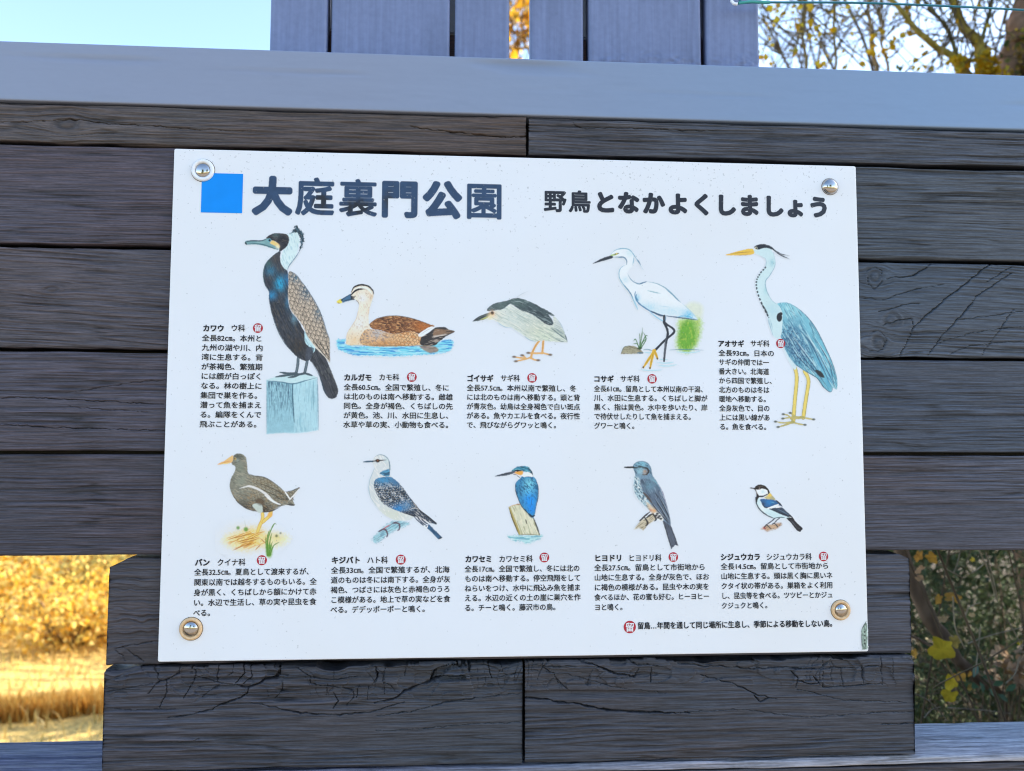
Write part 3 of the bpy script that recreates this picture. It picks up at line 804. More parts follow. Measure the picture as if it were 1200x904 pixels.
    A.fill([(50, 165), (70, 154), (180, 154), (225, 138), (262, 150), (272, 175), (310, 200), (322, 228), (262, 216), (200, 196), (130, 186), (62, 187)], (118, 164, 172), tex=.08)
    A.line([(54, 166), (100, 156), (180, 156), (225, 142)], 1.6, (45, 72, 88), .9); A.line([(60, 184), (130, 180), (190, 186), (262, 208), (318, 230)], 1.2, (50, 84, 98), .85); A.line([(52, 170), (62, 186)], 2.2, (40, 55, 66), 1)
    A.line([(130, 166), (210, 168)], .8, (170, 205, 208), .8)
    A.fill([(252, 172), (280, 155), (328, 188), (326, 215), (300, 200), (272, 186)], (244, 204, 132), tex=.05); A.glow(316, 205, 2.2, (240, 235, 215), .8)
    A.spot(248, 152, 2.1, (110, 175, 195)); A.spot(250, 152, 1.3, (28, 34, 40))
    A.finish(label='painted cormorant standing on a pale blue post')
art_cormorant()

def art_duck():
    A = Art((392, 330, 536, 421), 390, 325, .125, seed=11)
    wtr = A.fill([(40, 592), (130, 585), (135, 640), (500, 645), (820, 640), (1000, 600), (1110, 590), (1130, 650), (1060, 705), (900, 725), (640, 740), (520, 745), (430, 735), (250, 737), (120, 705), (50, 670)], (118, 210, 236), soft=2.2, rough=1.6, tex=.05)
    A.flow(wtr, 2, 9, 1.0, (50, 135, 215), .8, .2); A.flow(wtr, 2, 8, 1.1, (175, 232, 245), .7, .25); A.flow(wtr, 0, 10, .8, (60, 120, 190), .5, .45)
    neck = [(175, 140), (200, 95), (260, 72), (320, 80), (370, 120), (383, 170), (365, 230), (345, 300), (335, 380), (342, 440), (352, 490), (310, 520), (300, 600), (290, 632), (140, 636), (126, 590), (135, 530), (170, 470), (215, 400), (235, 330), (246, 262), (220, 215), (190, 205), (180, 180)]
    n = A.fill(neck, (232, 226, 212), tex=.05)
    A.glow(280, 200, 5, (222, 230, 236), .9, n); A.glow(250, 430, 9, (226, 230, 232), .9, n); A.glow(345, 330, 4, (205, 175, 130), .6, n, .5); A.glow(360, 180, 4, (190, 165, 125), .6, n, .6); A.glow(200, 600, 9, (220, 190, 140), .6, n, 1.8)
    A.flow(n, 80, 2, 1.0, (170, 150, 120), .35, .3)
    fl = A.fill([(300, 498), (420, 498), (560, 530), (680, 512), (760, 508), (812, 545), (840, 582), (820, 637), (290, 640)], (214, 182, 142), tex=.12)
    kR = np.clip((A.X-452)/18, 0, 1)
    A.scales(fl*kR, 10, 4.2, 3.2, (120, 72, 36), .8, .85, (240, 205, 150), .6); A.flow(fl*kR, 20, 2.4, 1.2, (180, 110, 45), .6, .15)
    A.flow(fl*(1-kR), 30, 2.2, 1.0, (110, 110, 120), .7, .15); A.glow(420, 520, 7, (180, 185, 192), .7, fl, 1.4); A.flow(fl*(1-kR), 20, 1.8, .9, (150, 105, 60), .5, .3)
    A.glow(480, 625, 5, (195, 140, 75), .6, fl, 4)
    bk = A.fill([(345, 440), (410, 392), (500, 370), (600, 364), (700, 378), (800, 404), (900, 440), (952, 460), (880, 500), (830, 542), (760, 510), (680, 515), (560, 532), (450, 500), (370, 482)], (128, 84, 54), tex=.25)
    A.scales(bk, 14, 7.5, 3.6, (60, 38, 28), 1.1, .85, (206, 158, 106), .55, .45); A.flow(bk, 12, 5, .8, (224, 176, 120), .7, .38); A.flow(bk, 12, 4, .9, (48, 30, 24), .6, .3)
    A.glow(840, 460, 7, (176, 104, 44), .8, bk, 1.5); A.glow(400, 460, 5, (165, 112, 70), .6, bk)
    A.line([(345, 440), (410, 392), (500, 369), (600, 364), (720, 382), (850, 422), (940, 458)], 1.1, (86, 66, 52), .8)
    tl = A.fill([(832, 562), (900, 520), (960, 475), (1050, 470), (1090, 492), (1142, 510), (1080, 545), (1000, 602), (950, 640), (825, 637)], (54, 50, 52), tex=.2)
    A.fill([(960, 490), (1040, 492), (1142, 508), (1080, 530), (1000, 540), (940, 555)], (128, 104, 84), tex=.15); A.flow(tl, -15, 6, .8, (190, 180, 170), .6, .4); A.line([(930, 565), (1000, 550), (1080, 535)], 1.2, (215, 210, 205), .9); A.line([(940, 600), (990, 580)], 1, (170, 160, 150), .8)
    A.line([(960, 476), (1050, 472)], 1.4, (60, 62, 60), .9); A.line([(1060, 512), (1140, 511)], 1.6, (60, 52, 48), .9)
    A.fill([(800, 540), (880, 482), (930, 464), (948, 475), (900, 515), (832, 558)], (236, 240, 245), tex=.02); A.line([(815, 545), (880, 500), (940, 472)], .8, (120, 130, 150), .5)
    rf = A.fill([(820, 645), (950, 650), (990, 690), (920, 712), (850, 682)], (150, 122, 98), a=.85, soft=1.6, tex=.15); A.flow(rf, 0, 6, .8, (90, 80, 76), .6, .2)
    A.line([(140, 638), (400, 640), (700, 645), (950, 642)], 1.0, (130, 110, 80), .7)
    A.line([(126, 600), (133, 535), (170, 470), (215, 400), (236, 330), (246, 262)], .8, (200, 180, 140), .8)
    A.line([(192, 132), (232, 104), (300, 100), (345, 125), (368, 160)], 2.2, (238, 238, 236), .95)
    A.line([(174, 142), (200, 95), (262, 73), (330, 84), (374, 125), (384, 160)], 2.0, (34, 30, 30), 1); A.line([(172, 165), (212, 128), (258, 112), (304, 114)], 2.0, (36, 32, 32), 1, .8, .2)
    A.line([(172, 178), (200, 188), (215, 175)], 1.4, (50, 44, 44), .9); A.line([(300, 140), (330, 165)], 1.0, (180, 160, 130), .8); A.line([(212, 214), (238, 235), (246, 262)], 1.0, (120, 110, 95), .8)
    A.fill([(165, 158), (120, 184), (80, 210), (88, 238), (130, 229), (192, 206), (172, 180)], (70, 112, 148), tex=.12); A.line([(160, 165), (110, 195), (85, 212)], 1.2, (36, 66, 92), .8); A.line([(95, 228), (150, 212), (195, 208)], 1.1, (40, 60, 80), .8)
    A.fill([(166, 166), (186, 185), (205, 212), (172, 208)], (46, 52, 64), tex=.1)
    A.fill([(38, 226), (74, 204), (88, 236), (68, 246), (40, 241)], (236, 216, 92), tex=.05); A.line([(42, 240), (70, 246)], 1, (120, 110, 60), .8); A.spot(84, 215, 1.2, (40, 60, 80))
    A.finish(label='painted brown duck floating on blue water')
art_duck()

def art_night_heron():
    A = Art((552, 338, 668, 428), 550, 340, .1, seed=21)
    for p in (((825, 585), (780, 650), (738, 735), (722, 800)), ((866, 588), (862, 660), (855, 738))):
        A.line(p, 2.8, (222, 176, 110), 1, .9, .9); A.line(p, 1.0, (160, 120, 80), .6)
    for p in (((722, 790), (640, 815), (538, 837)), ((650, 800), (590, 795), (518, 783)), ((660, 798), (635, 775), (612, 764)), ((722, 798), (765, 818), (815, 826)), ((855, 735), (900, 750), (958, 762)), ((855, 742), (770, 742), (684, 738))):
        A.line(p, 2.1, (214, 172, 110), 1, 1, .5)
    for x, y in ((545, 836), (524, 784), (808, 824), (948, 760), (690, 738), (618, 766)): A.spot(x, y, 1.3, (96, 84, 76), .9, 1.2, 1.8)
    body = [(330, 235), (400, 225), (480, 168), (560, 215), (700, 270), (800, 330), (900, 400), (975, 408), (990, 310), (1050, 370), (1090, 440), (1120, 520), (1150, 605), (1130, 616), (1050, 610), (930, 600), (860, 590), (780, 605), (700, 580), (640, 535), (560, 480), (490, 440), (420, 435), (370, 405), (330, 375), (280, 350), (170, 346), (215, 300), (250, 258)]
    b = A.fill(body, (210, 223, 221), tex=.05)
    A.glow(600, 330, 14, (186, 205, 204), .7, b, 1.4, .7); A.glow(820, 470, 12, (196, 208, 192), .7, b, 1.5); A.glow(300, 300, 6, (226, 222, 205), .7, b); A.glow(1060, 430, 9, (188, 204, 212), .8, b, .7); A.glow(900, 560, 9, (205, 222, 205), .8, b, 1.8)
    A.flow(b, 28, 7, .8, (150, 172, 165), .5, .3); A.flow(b, 30, 6, .8, (232, 238, 232), .5, .3); A.flow(b*np.clip((A.X-620)/15, 0, 1), 24, 7, .9, (140, 160, 150), .5, .25)
    A.scales(b*np.clip((A.X-605)/10, 0, 1), 28, 5, 3, (165, 180, 170), .4, .45)
    A.line([(960, 450), (1040, 510), (1140, 588)], 1.3, (88, 116, 124), .9); A.line([(1000, 445), (1060, 490), (1120, 530)], 1.1, (105, 135, 145), .8); A.line([(900, 500), (1000, 560), (1100, 590)], 1.0, (125, 150, 150), .7); A.line([(1120, 520), (1148, 606)], 1.5, (84, 106, 116), .9)
    A.line([(1000, 570), (1070, 600), (1130, 608)], 1.0, (100, 125, 130), .8); A.line([(330, 380), (375, 412), (430, 438), (495, 445)], 1.0, (140, 180, 205), .8); A.line([(640, 540), (705, 585), (780, 606)], 1.2, (140, 175, 195), .8); A.line([(495, 445), (560, 485), (640, 540)], .8, (190, 212, 218), .8)
    A.line([(1000, 320), (1055, 375), (1095, 445), (1122, 520)], .9, (150, 175, 195), .6)
    c = A.fill([(205, 242), (230, 200), (310, 155), (430, 128), (540, 96), (620, 108), (740, 150), (850, 210), (940, 258), (996, 300), (975, 306), (930, 290), (960, 335), (986, 385), (965, 411), (920, 402), (860, 375), (800, 330), (740, 290), (680, 265), (600, 235), (530, 190), (480, 163), (440, 190), (400, 222), (330, 236), (250, 247)], (72, 88, 95), tex=.16)
    A.flow(c, 24, 6, .9, (44, 54, 62), .6, .15); A.flow(c, 24, 7, .8, (140, 160, 165), .6, .4); A.glow(360, 185, 6, (98, 118, 116), .6, c, 1.6); A.glow(560, 150, 7, (90, 116, 112), .5, c, 1.6)
    A.line([(520, 140), (580, 135), (640, 155)], 1.0, (170, 190, 195), .7); A.line([(860, 375), (920, 402), (968, 410)], 1.4, (34, 40, 48), .9)
    A.fill([(40, 369), (110, 316), (222, 270), (248, 280), (230, 310), (170, 346), (110, 362)], (86, 98, 100), tex=.12); A.line([(44, 366), (120, 335), (225, 290)], 1.0, (40, 46, 52), .9); A.line([(130, 350), (190, 328), (240, 305)], 1.8, (178, 186, 118), .9); A.line([(42, 368), (110, 318), (220, 272)], 1.0, (46, 54, 62), .9)
    A.glow(268, 275, 3.2, (220, 180, 130), .9); A.spot(268, 271, 2.0, (88, 60, 44)); A.spot(266, 269, .9, (26, 20, 20)); A.glow(240, 312, 3, (236, 220, 175), .8)
    A.line([(540, 95), (610, 50), (700, 10)], .8, (178, 192, 205), .55); A.line([(560, 88), (640, 30)], .7, (185, 198, 208), .4)
    A.finish(label='painted night heron stooping forward')
art_night_heron()

def art_egret():
    A = Art((690, 286, 828, 436), 690, 285, .17137, seed=31)
    g = A.fill([(640, 455), (700, 405), (775, 430), (768, 520), (700, 525), (650, 500)], (206, 220, 190), a=.6, soft=5)
    A.fill([(622, 520), (760, 520), (768, 600), (742, 690), (690, 745), (640, 742), (598, 705), (608, 600)], (168, 206, 110), a=.95, soft=6, rough=2)
    A.fill([(632, 560), (700, 530), (735, 600), (728, 680), (680, 735), (630, 725), (612, 660)], (100, 168, 52), a=.95, soft=6, rough=2)
    g2 = A.mask([(622, 530), (760, 520), (760, 640), (700, 720), (620, 720)], 3); A.flow(g2, 80, 3, 1, (196, 214, 90), .35, .35); A.flow(g2, 85, 2.5, 1, (70, 130, 50), .3, .4)
    for p in (((550, 732), (660, 728), (785, 733)), ((440, 738), (400, 728), (370, 732))): A.line(p, 1.2, (70, 130, 150), .8)
    for p in (((460, 815), (520, 822), (580, 815)), ((470, 835), (530, 842), (600, 832)), ((350, 865), (420, 872), (500, 868)), ((480, 795), (540, 798)), ((380, 748), (430, 752)), ((600, 745), (690, 750), (760, 742))): A.line(p, 1.6, (165, 215, 230), .75)
    body = [(155, 78), (180, 50), (230, 38), (275, 48), (300, 78), (300, 150), (265, 200), (290, 255), (330, 278), (370, 268), (400, 265), (470, 280), (540, 320), (620, 400), (700, 470), (742, 525), (640, 510), (520, 498), (420, 465), (350, 420), (310, 390), (285, 345), (240, 290), (208, 230), (210, 180), (240, 150), (255, 130), (235, 98), (170, 95)]
    b = A.fill(body, (224, 237, 247), tex=.02, soft=1.6)
    A.glow(400, 440, 6, (170, 215, 236), .7, b, 2.2); A.glow(680, 490, 6, (96, 190, 230), .85, b, 1.3); A.glow(250, 250, 4, (190, 222, 238), .6, b); A.glow(330, 380, 5, (150, 205, 232), .8, b, .7); A.glow(560, 470, 6, (185, 222, 240), .7, b, 3); A.glow(280, 70, 4, (200, 228, 240), .8, b)
    blue, dk = (112, 172, 198), (58, 112, 146)
    for p, ww, c_ in ((((148, 78), (180, 50), (230, 38), (275, 46), (305, 78), (335, 125), (372, 182)), 1.1, blue), (((308, 88), (306, 120), (298, 155)), .9, blue), (((330, 110), (355, 150)), 1.3, dk), (((165, 97), (205, 97), (238, 98), (258, 120), (258, 148)), 1.5, dk),
                      (((258, 148), (235, 158), (212, 182), (208, 232), (240, 290), (285, 345), (308, 400), (322, 430), (336, 458)), 1.1, blue), (((240, 285), (275, 330), (300, 372)), 1.2, dk), (((265, 210), (290, 252), (330, 277), (360, 278), (392, 264)), 1.2, (105, 150, 175)), (((345, 280), (375, 270), (396, 264)), 1.3, dk), (((395, 264), (470, 280), (540, 320), (590, 370), (630, 408)), 1.2, (120, 165, 185)), (((530, 318), (580, 360), (620, 402)), 1.3, (96, 150, 178)),
                      (((320, 330), (316, 365), (345, 415), (420, 466), (480, 488), (520, 498)), 1.6, (52, 118, 165)), (((425, 466), (480, 492), (520, 500)), 2.0, (38, 66, 96)), (((520, 498), (600, 508), (680, 518), (745, 527)), 1.6, (48, 84, 116)), (((600, 506), (660, 500), (735, 522)), 1.2, (90, 180, 220)),
                      (((400, 325), (440, 335), (492, 346)), 1.2, (140, 185, 200)), (((480, 430), (560, 440)), .8, (175, 210, 230)), (((330, 345), (322, 370), (340, 395)), 1.3, (80, 140, 180)), (((415, 470), (470, 512), (522, 542)), 1.4, (130, 195, 225)), (((640, 415), (700, 470), (742, 522)), .9, (160, 200, 220)), (((310, 395), (320, 420), (335, 455)), 1.6, (150, 200, 225)), (((525, 500), (522, 540)), 1.4, (70, 120, 150))):
        A.line(p, ww, c_, .9)
    A.fill([(28, 141), (80, 110), (150, 86), (165, 95), (150, 108), (70, 131)], (52, 58, 68), tex=.1); A.line([(150, 84), (175, 80), (204, 72)], 2.0, (160, 190, 100), .9); A.line([(172, 78), (205, 71)], 1.4, (34, 40, 46), 1); A.spot(190, 74, .9, (225, 215, 110))
    A.line([(515, 498), (520, 545), (585, 602), (520, 665), (450, 737)], 2.6, (44, 50, 62), 1, 1, 1); A.line([(512, 540), (540, 610), (526, 690), (514, 808)], 2.9, (44, 50, 62), 1, 1, .8)
    A.line([(530, 620), (522, 720), (515, 800)], .9, (110, 120, 135), .7)
    for p in (((450, 735), (420, 780), (372, 852)), ((442, 738), (432, 790), (418, 858)), ((445, 735), (458, 760), (470, 792))):
        A.line(p, 3.2, (216, 180, 62), 1, 1, .6); A.line(p, 1.0, (150, 116, 40), .6)
    for x, y in ((372, 850), (418, 855), (468, 790)): A.spot(x, y, 1.3, (72, 58, 44), .9, 1, .8)
    r = A.fill([(222, 752), (238, 715), (275, 703), (325, 710), (372, 750), (330, 757), (230, 758)], (158, 158, 136), tex=.2); A.flow(r, 5, 3, 1, (90, 80, 60), .6, .2); A.line([(222, 752), (240, 714), (275, 703)], 1, (90, 110, 110), .8); A.line([(330, 752), (372, 752)], 2, (60, 110, 140), .8)
    for p in (((345, 725), (360, 650), (368, 578)), ((350, 725), (385, 640), (405, 638)), ((345, 722), (320, 660), (305, 672)), ((352, 725), (390, 660), (372, 610)), ((345, 725), (330, 690), (300, 690)), ((352, 722), (365, 680), (400, 650)), ((348, 725), (350, 650), (345, 615))): A.line(p, 1.3, (70, 118, 62), .9, 1, .3)
    A.line([(335, 722), (362, 718)], 3, (44, 66, 40), .8)
    A.finish(label='painted white egret wading beside green reeds')
art_egret()

def art_grey_heron():
    A = Art((847, 280, 984, 508), 845, 280, .2545, seed=41)
    ol = (110, 110, 74)
    for p in (((338, 588), (348, 640), (340, 740), (332, 842)), ((384, 610), (402, 655), (390, 740), (378, 824))):
        A.line(p, 4.6, (150, 146, 84), 1, 1, 1); A.line(p, 3.2, (226, 208, 112), 1, 1, 1)
    for p in (((333, 842), (300, 856), (262, 867)), ((333, 846), (360, 853), (386, 857)), ((330, 838), (310, 815), (286, 808)), ((333, 846), (310, 852), (285, 860)), ((330, 842), (290, 848), (250, 842)), ((378, 822), (400, 828), (426, 832)), ((378, 824), (340, 828), (318, 830)), ((376, 820), (350, 822), (316, 802)), ((376, 820), (330, 822), (284, 828))):
        A.line(p, 1.9, (160, 158, 96), 1, 1, .5); A.line(p, .9, (225, 210, 140), .6)
    for x, y in ((262, 867), (386, 857), (286, 808), (426, 832), (250, 842), (318, 802), (284, 828)): A.spot(x, y, 1.3, (70, 80, 76), .9, 1, 1.5)
    pb = A.fill([(270, 440), (300, 520), (345, 580), (337, 602), (312, 565), (288, 512), (262, 470)], (198, 224, 236), tex=.05)
    body = [(252, 302), (300, 294), (350, 318), (400, 364), (440, 420), (480, 500), (512, 572), (532, 640), (533, 692), (515, 686), (504, 706), (470, 682), (440, 642), (390, 612), (340, 578), (300, 520), (276, 452), (262, 380), (262, 330)]
    b = A.fill(body, (112, 186, 210), tex=.08)
    A.glow(320, 330, 14, (150, 212, 228), .8, b, 1.2); A.glow(410, 420, 12, (132, 205, 226), .7, b); A.glow(330, 430, 16, (76, 128, 165), .75, b, .9); A.glow(360, 520, 18, (58, 110, 155), .8, b, .9); A.glow(300, 480, 8, (60, 100, 140), .8, b); A.glow(500, 650, 9, (66, 150, 190), .8, b, .5); A.glow(455, 580, 12, (80, 160, 200), .6, b, .6)
    mid = A.mask([(270, 390), (320, 400), (380, 460), (430, 560), (440, 625), (390, 600), (340, 572), (300, 510), (278, 450)], 3)
    A.scales(mid, 62, 6.5, 3.4, (30, 62, 100), .8, .85, (150, 205, 226), .45, .45)
    A.flow(b, 62, 9, .8, (40, 84, 124), .55, .3); A.flow(b, 60, 9, .8, (190, 230, 240), .5, .35)
    for p in (((340, 400), (410, 480), (470, 600), (510, 690)), ((380, 430), (440, 520), (495, 620), (528, 690)), ((310, 430), (370, 510), (430, 590), (470, 650)), ((420, 440), (470, 520), (515, 600), (530, 670)), ((300, 470), (350, 540), (400, 590), (440, 630)), ((330, 470), (390, 560), (450, 630), (500, 700)), ((460, 500), (500, 580), (520, 680))):
        A.line(p, 1.1, (34, 70, 108), .85); 
    for p in (((350, 400), (420, 480), (480, 600)), ((395, 440), (455, 530), (505, 630)), ((325, 440), (385, 520), (445, 600)), ((430, 450), (480, 530), (522, 620))): A.line(p, .8, (205, 236, 244), .7)
    for p in (((320, 335), (345, 350)), ((335, 350), (358, 362)), ((310, 330), (330, 338))): A.line(p, .9, (80, 130, 160), .7)
    A.line([(300, 294), (350, 318), (400, 364), (440, 420), (480, 500), (512, 572), (532, 640), (533, 692)], 1.0, (62, 104, 128), .9); A.line([(345, 580), (392, 612), (442, 642), (472, 684), (504, 706), (515, 686)], 1.1, (40, 70, 98), .9)
    A.fill([(432, 604), (460, 612), (476, 640), (452, 632)], (36, 40, 48), tex=.1)
    neck = [(148, 60), (185, 32), (222, 42), (245, 80), (249, 120), (226, 165), (205, 196), (210, 240), (232, 282), (258, 302), (282, 345), (276, 445), (250, 456), (228, 420), (214, 360), (188, 300), (163, 240), (160, 195), (178, 160), (203, 130), (207, 95), (180, 78)]
    n = A.fill(neck, (196, 226, 236), tex=.03)
    A.glow(235, 110, 4, (150, 200, 215), .8, n, .7); A.glow(205, 240, 4, (160, 208, 220), .7, n, .6); A.glow(240, 330, 9, (178, 216, 230), .8, n)
    A.line([(240, 60), (249, 118), (226, 166), (204, 197), (210, 240), (234, 284), (258, 302)], .9, (112, 160, 180), .9); A.line([(182, 80), (206, 96), (203, 130), (178, 162)], .8, (120, 165, 180), .8)
    A.line([(204, 132), (176, 165), (162, 200), (168, 250), (190, 305), (218, 362)], 1.9, (44, 48, 60), .95, 1, 1, dash=16); A.line([(182, 295), (205, 330), (216, 358)], 1.8, (36, 40, 50), .9)
    for p in (((220, 370), (228, 410), (240, 450)), ((226, 372), (238, 420)), ((214, 365), (222, 400))): A.line(p, .9, (120, 165, 190), .8)
    A.spot(268, 362, 5.2, (30, 30, 38), 1, 1.2, .62); A.spot(275, 346, 2.0, (30, 30, 38), 1, 1)
    A.fill([(24, 73), (130, 46), (152, 58), (142, 73), (60, 77)], (228, 190, 76), tex=.1); A.line([(28, 72), (90, 64), (145, 60)], .9, (150, 116, 50), .8); A.line([(60, 77), (140, 74)], .9, (170, 140, 70), .7)
    A.fill([(153, 37), (185, 24), (226, 34), (243, 52), (205, 42), (168, 50)], (34, 38, 48), tex=.1); A.line([(232, 42), (268, 72), (318, 95)], 1.4, (40, 44, 54), .95, 1, .2); A.line([(236, 45), (275, 70), (316, 78)], 1.1, (46, 50, 60), .9, 1, .2)
    A.spot(161, 44, 1.6, (220, 222, 200)); A.spot(162, 44, 1.0, (28, 28, 30))
    A.finish(label='painted grey heron standing on long yellow legs')
art_grey_heron()

def art_moorhen():
    A = Art((252, 526, 358, 655), 250, 525, .1438, seed=51)
    A.fill([(80, 760), (110, 720), (200, 690), (360, 650), (430, 690), (600, 715), (600, 760), (520, 800), (380, 800), (220, 830), (140, 800)], (240, 224, 160), a=.75, soft=9, rough=3)
    A.glow(300, 740, 13, (236, 200, 100), .8, None, 1.7, .8)
    mm = A.mask([(120, 740), (200, 700), (370, 660), (420, 720), (420, 780), (200, 820)], 6)
    A.flow(mm, -22, 9, 1.0, (196, 140, 50), .8, .15)
    for p in (((180, 770), (280, 745), (375, 728)), ((200, 780), (300, 760), (380, 735)), ((120, 745), (230, 720), (360, 690)), ((250, 800), (330, 770)), ((160, 835), (260, 790)), ((380, 735), (430, 780)), ((340, 835), (390, 785)), ((190, 760), (210, 740), (260, 730))): A.line(p, 1.2, (170, 112, 44), .85)
    A.spot(202, 652, 2.0, (92, 150, 60), .9, 2); A.spot(266, 664, 2.6, (84, 148, 50), .9, 2); A.line([(266, 660), (255, 590)], .7, (150, 180, 150), .6); A.line([(230, 560), (250, 575)], .6, (170, 190, 200), .5)
    A.glow(520, 725, 5, (200, 205, 130), .6); A.spot(515, 718, 1.5, (80, 90, 60), .8, 1.5); A.spot(548, 695, 1.2, (80, 100, 70), .7, 1.5)
    A.fill([(426, 800), (440, 780), (480, 800), (474, 886), (436, 886)], (130, 182, 70), a=.9, soft=3)
    for p in (((440, 880), (430, 780), (428, 720)), ((450, 880), (445, 760), (470, 670), (500, 618), (516, 630)), ((458, 880), (470, 800), (485, 760)), ((465, 875), (490, 800), (540, 768)), ((446, 880), (440, 740), (462, 660)), ((455, 870), (462, 760), (478, 690))): A.line(p, 1.3, (86, 140, 56), .95, 1, .3)
    for p in (((400, 525), (402, 580), (376, 640), (362, 682)), ((470, 518), (462, 550), (420, 590), (405, 606))): A.line(p, 4.2, (196, 160, 74), 1, 1, .8); A.line(p, 2.8, (238, 206, 116), 1, 1, .8)
    A.spot(462, 545, 3, (226, 180, 96), .9, 1.5)
    body = [(148, 110), (165, 65), (200, 47), (240, 55), (268, 85), (276, 140), (286, 208), (330, 228), (410, 240), (480, 275), (540, 320), (590, 358), (640, 350), (702, 324), (660, 395), (648, 428), (662, 470), (600, 466), (540, 480), (470, 517), (400, 526), (340, 516), (270, 492), (200, 442), (150, 372), (134, 300), (150, 240), (176, 190), (178, 152), (155, 136)]
    b = A.fill(body, (128, 132, 122), tex=.2)
    A.flow(b, 25, 4, .9, (88, 86, 80), .5, .2); A.flow(b, 25, 4, .9, (178, 176, 160), .5, .3); A.glow(200, 75, 6, (72, 78, 70), .8, b); A.glow(220, 165, 5, (126, 140, 128), .7, b); A.glow(195, 105, 3, (150, 165, 160), .7, b); A.glow(270, 480, 9, (62, 56, 52), .7, b, 1.6); A.glow(420, 500, 8, (66, 58, 50), .8, b, 1.5); A.glow(230, 270, 6, (138, 150, 138), .6, b)
    A.flow(b*np.clip((590-A.Y)/6, 0, 1)*np.clip((A.X-285)/10, 0, 1), 32, 8, 1, (140, 124, 96), .6, .1); A.flow(b*np.clip((A.X-300)/10, 0, 1), 32, 9, .8, (58, 54, 46), .6, .25)
    A.glow(430, 275, 9, (140, 130, 106), .6, b, 1.5); A.scales(b*np.clip((A.X-290)/8, 0, 1)*np.clip((595-A.Y)/6, 0, 1), 30, 5, 2.6, (76, 70, 60), .6, .7, (166, 168, 152), .5, .5); A.flow(b*np.clip((A.Y-572)/8, 0, 1), 20, 2.6, 1.1, (150, 132, 104), .6, .2)
    for p in (((330, 320), (420, 350), (520, 395), (620, 425)), ((360, 290), (460, 320), (560, 375), (620, 415)), ((500, 400), (560, 420), (650, 430))): A.line(p, 1.0, (56, 52, 44), .85)
    A.line([(212, 332), (262, 318), (305, 314), (380, 345), (440, 386), (490, 436), (545, 462)], 2.6, (226, 232, 236), .85, .2, .5); A.line([(420, 385), (475, 430), (540, 462)], 2.2, (236, 240, 244), .85)
    A.fill([(318, 470), (350, 452), (392, 458), (402, 520), (370, 527), (345, 505)], (190, 206, 202), tex=.06)
    A.fill([(350, 420), (390, 410), (420, 440), (395, 470), (350, 450)], (84, 70, 56), a=.8, soft=3)
    A.line([(575, 342), (605, 388), (630, 425)], 1.5, (236, 240, 245), .95); A.line([(618, 425), (660, 385), (696, 338)], 1.7, (232, 238, 244), .9); A.line([(600, 460), (660, 468)], 2.0, (64, 66, 70), .9); A.line([(590, 358), (640, 350), (702, 324)], 1.0, (80, 88, 92), .9); A.line([(640, 400), (660, 430)], 1.2, (70, 80, 90), .8)
    A.line([(286, 210), (335, 228), (412, 240), (482, 276), (545, 322)], 1.1, (72, 70, 62), .8); A.line([(152, 372), (202, 444), (272, 494), (345, 520)], 1.4, (56, 54, 52), .8); A.line([(410, 524), (475, 516), (550, 478)], 1.2, (40, 40, 42), .8)
    A.fill([(34, 136), (90, 105), (135, 75), (158, 60), (162, 82), (148, 120), (100, 130)], (240, 192, 132), tex=.06); A.line([(40, 134), (95, 118), (148, 108)], 1.0, (206, 140, 80), .8); A.line([(60, 132), (145, 122)], 1.2, (236, 210, 120), .7)
    A.spot(178, 90, 1.3, (224, 200, 120)); A.spot(176, 90, .9, (40, 30, 26)); A.line([(155, 110), (190, 118), (235, 95)], .9, (60, 66, 58), .7)
    A.finish(label='painted dark moorhen walking on yellow mud')
art_moorhen()

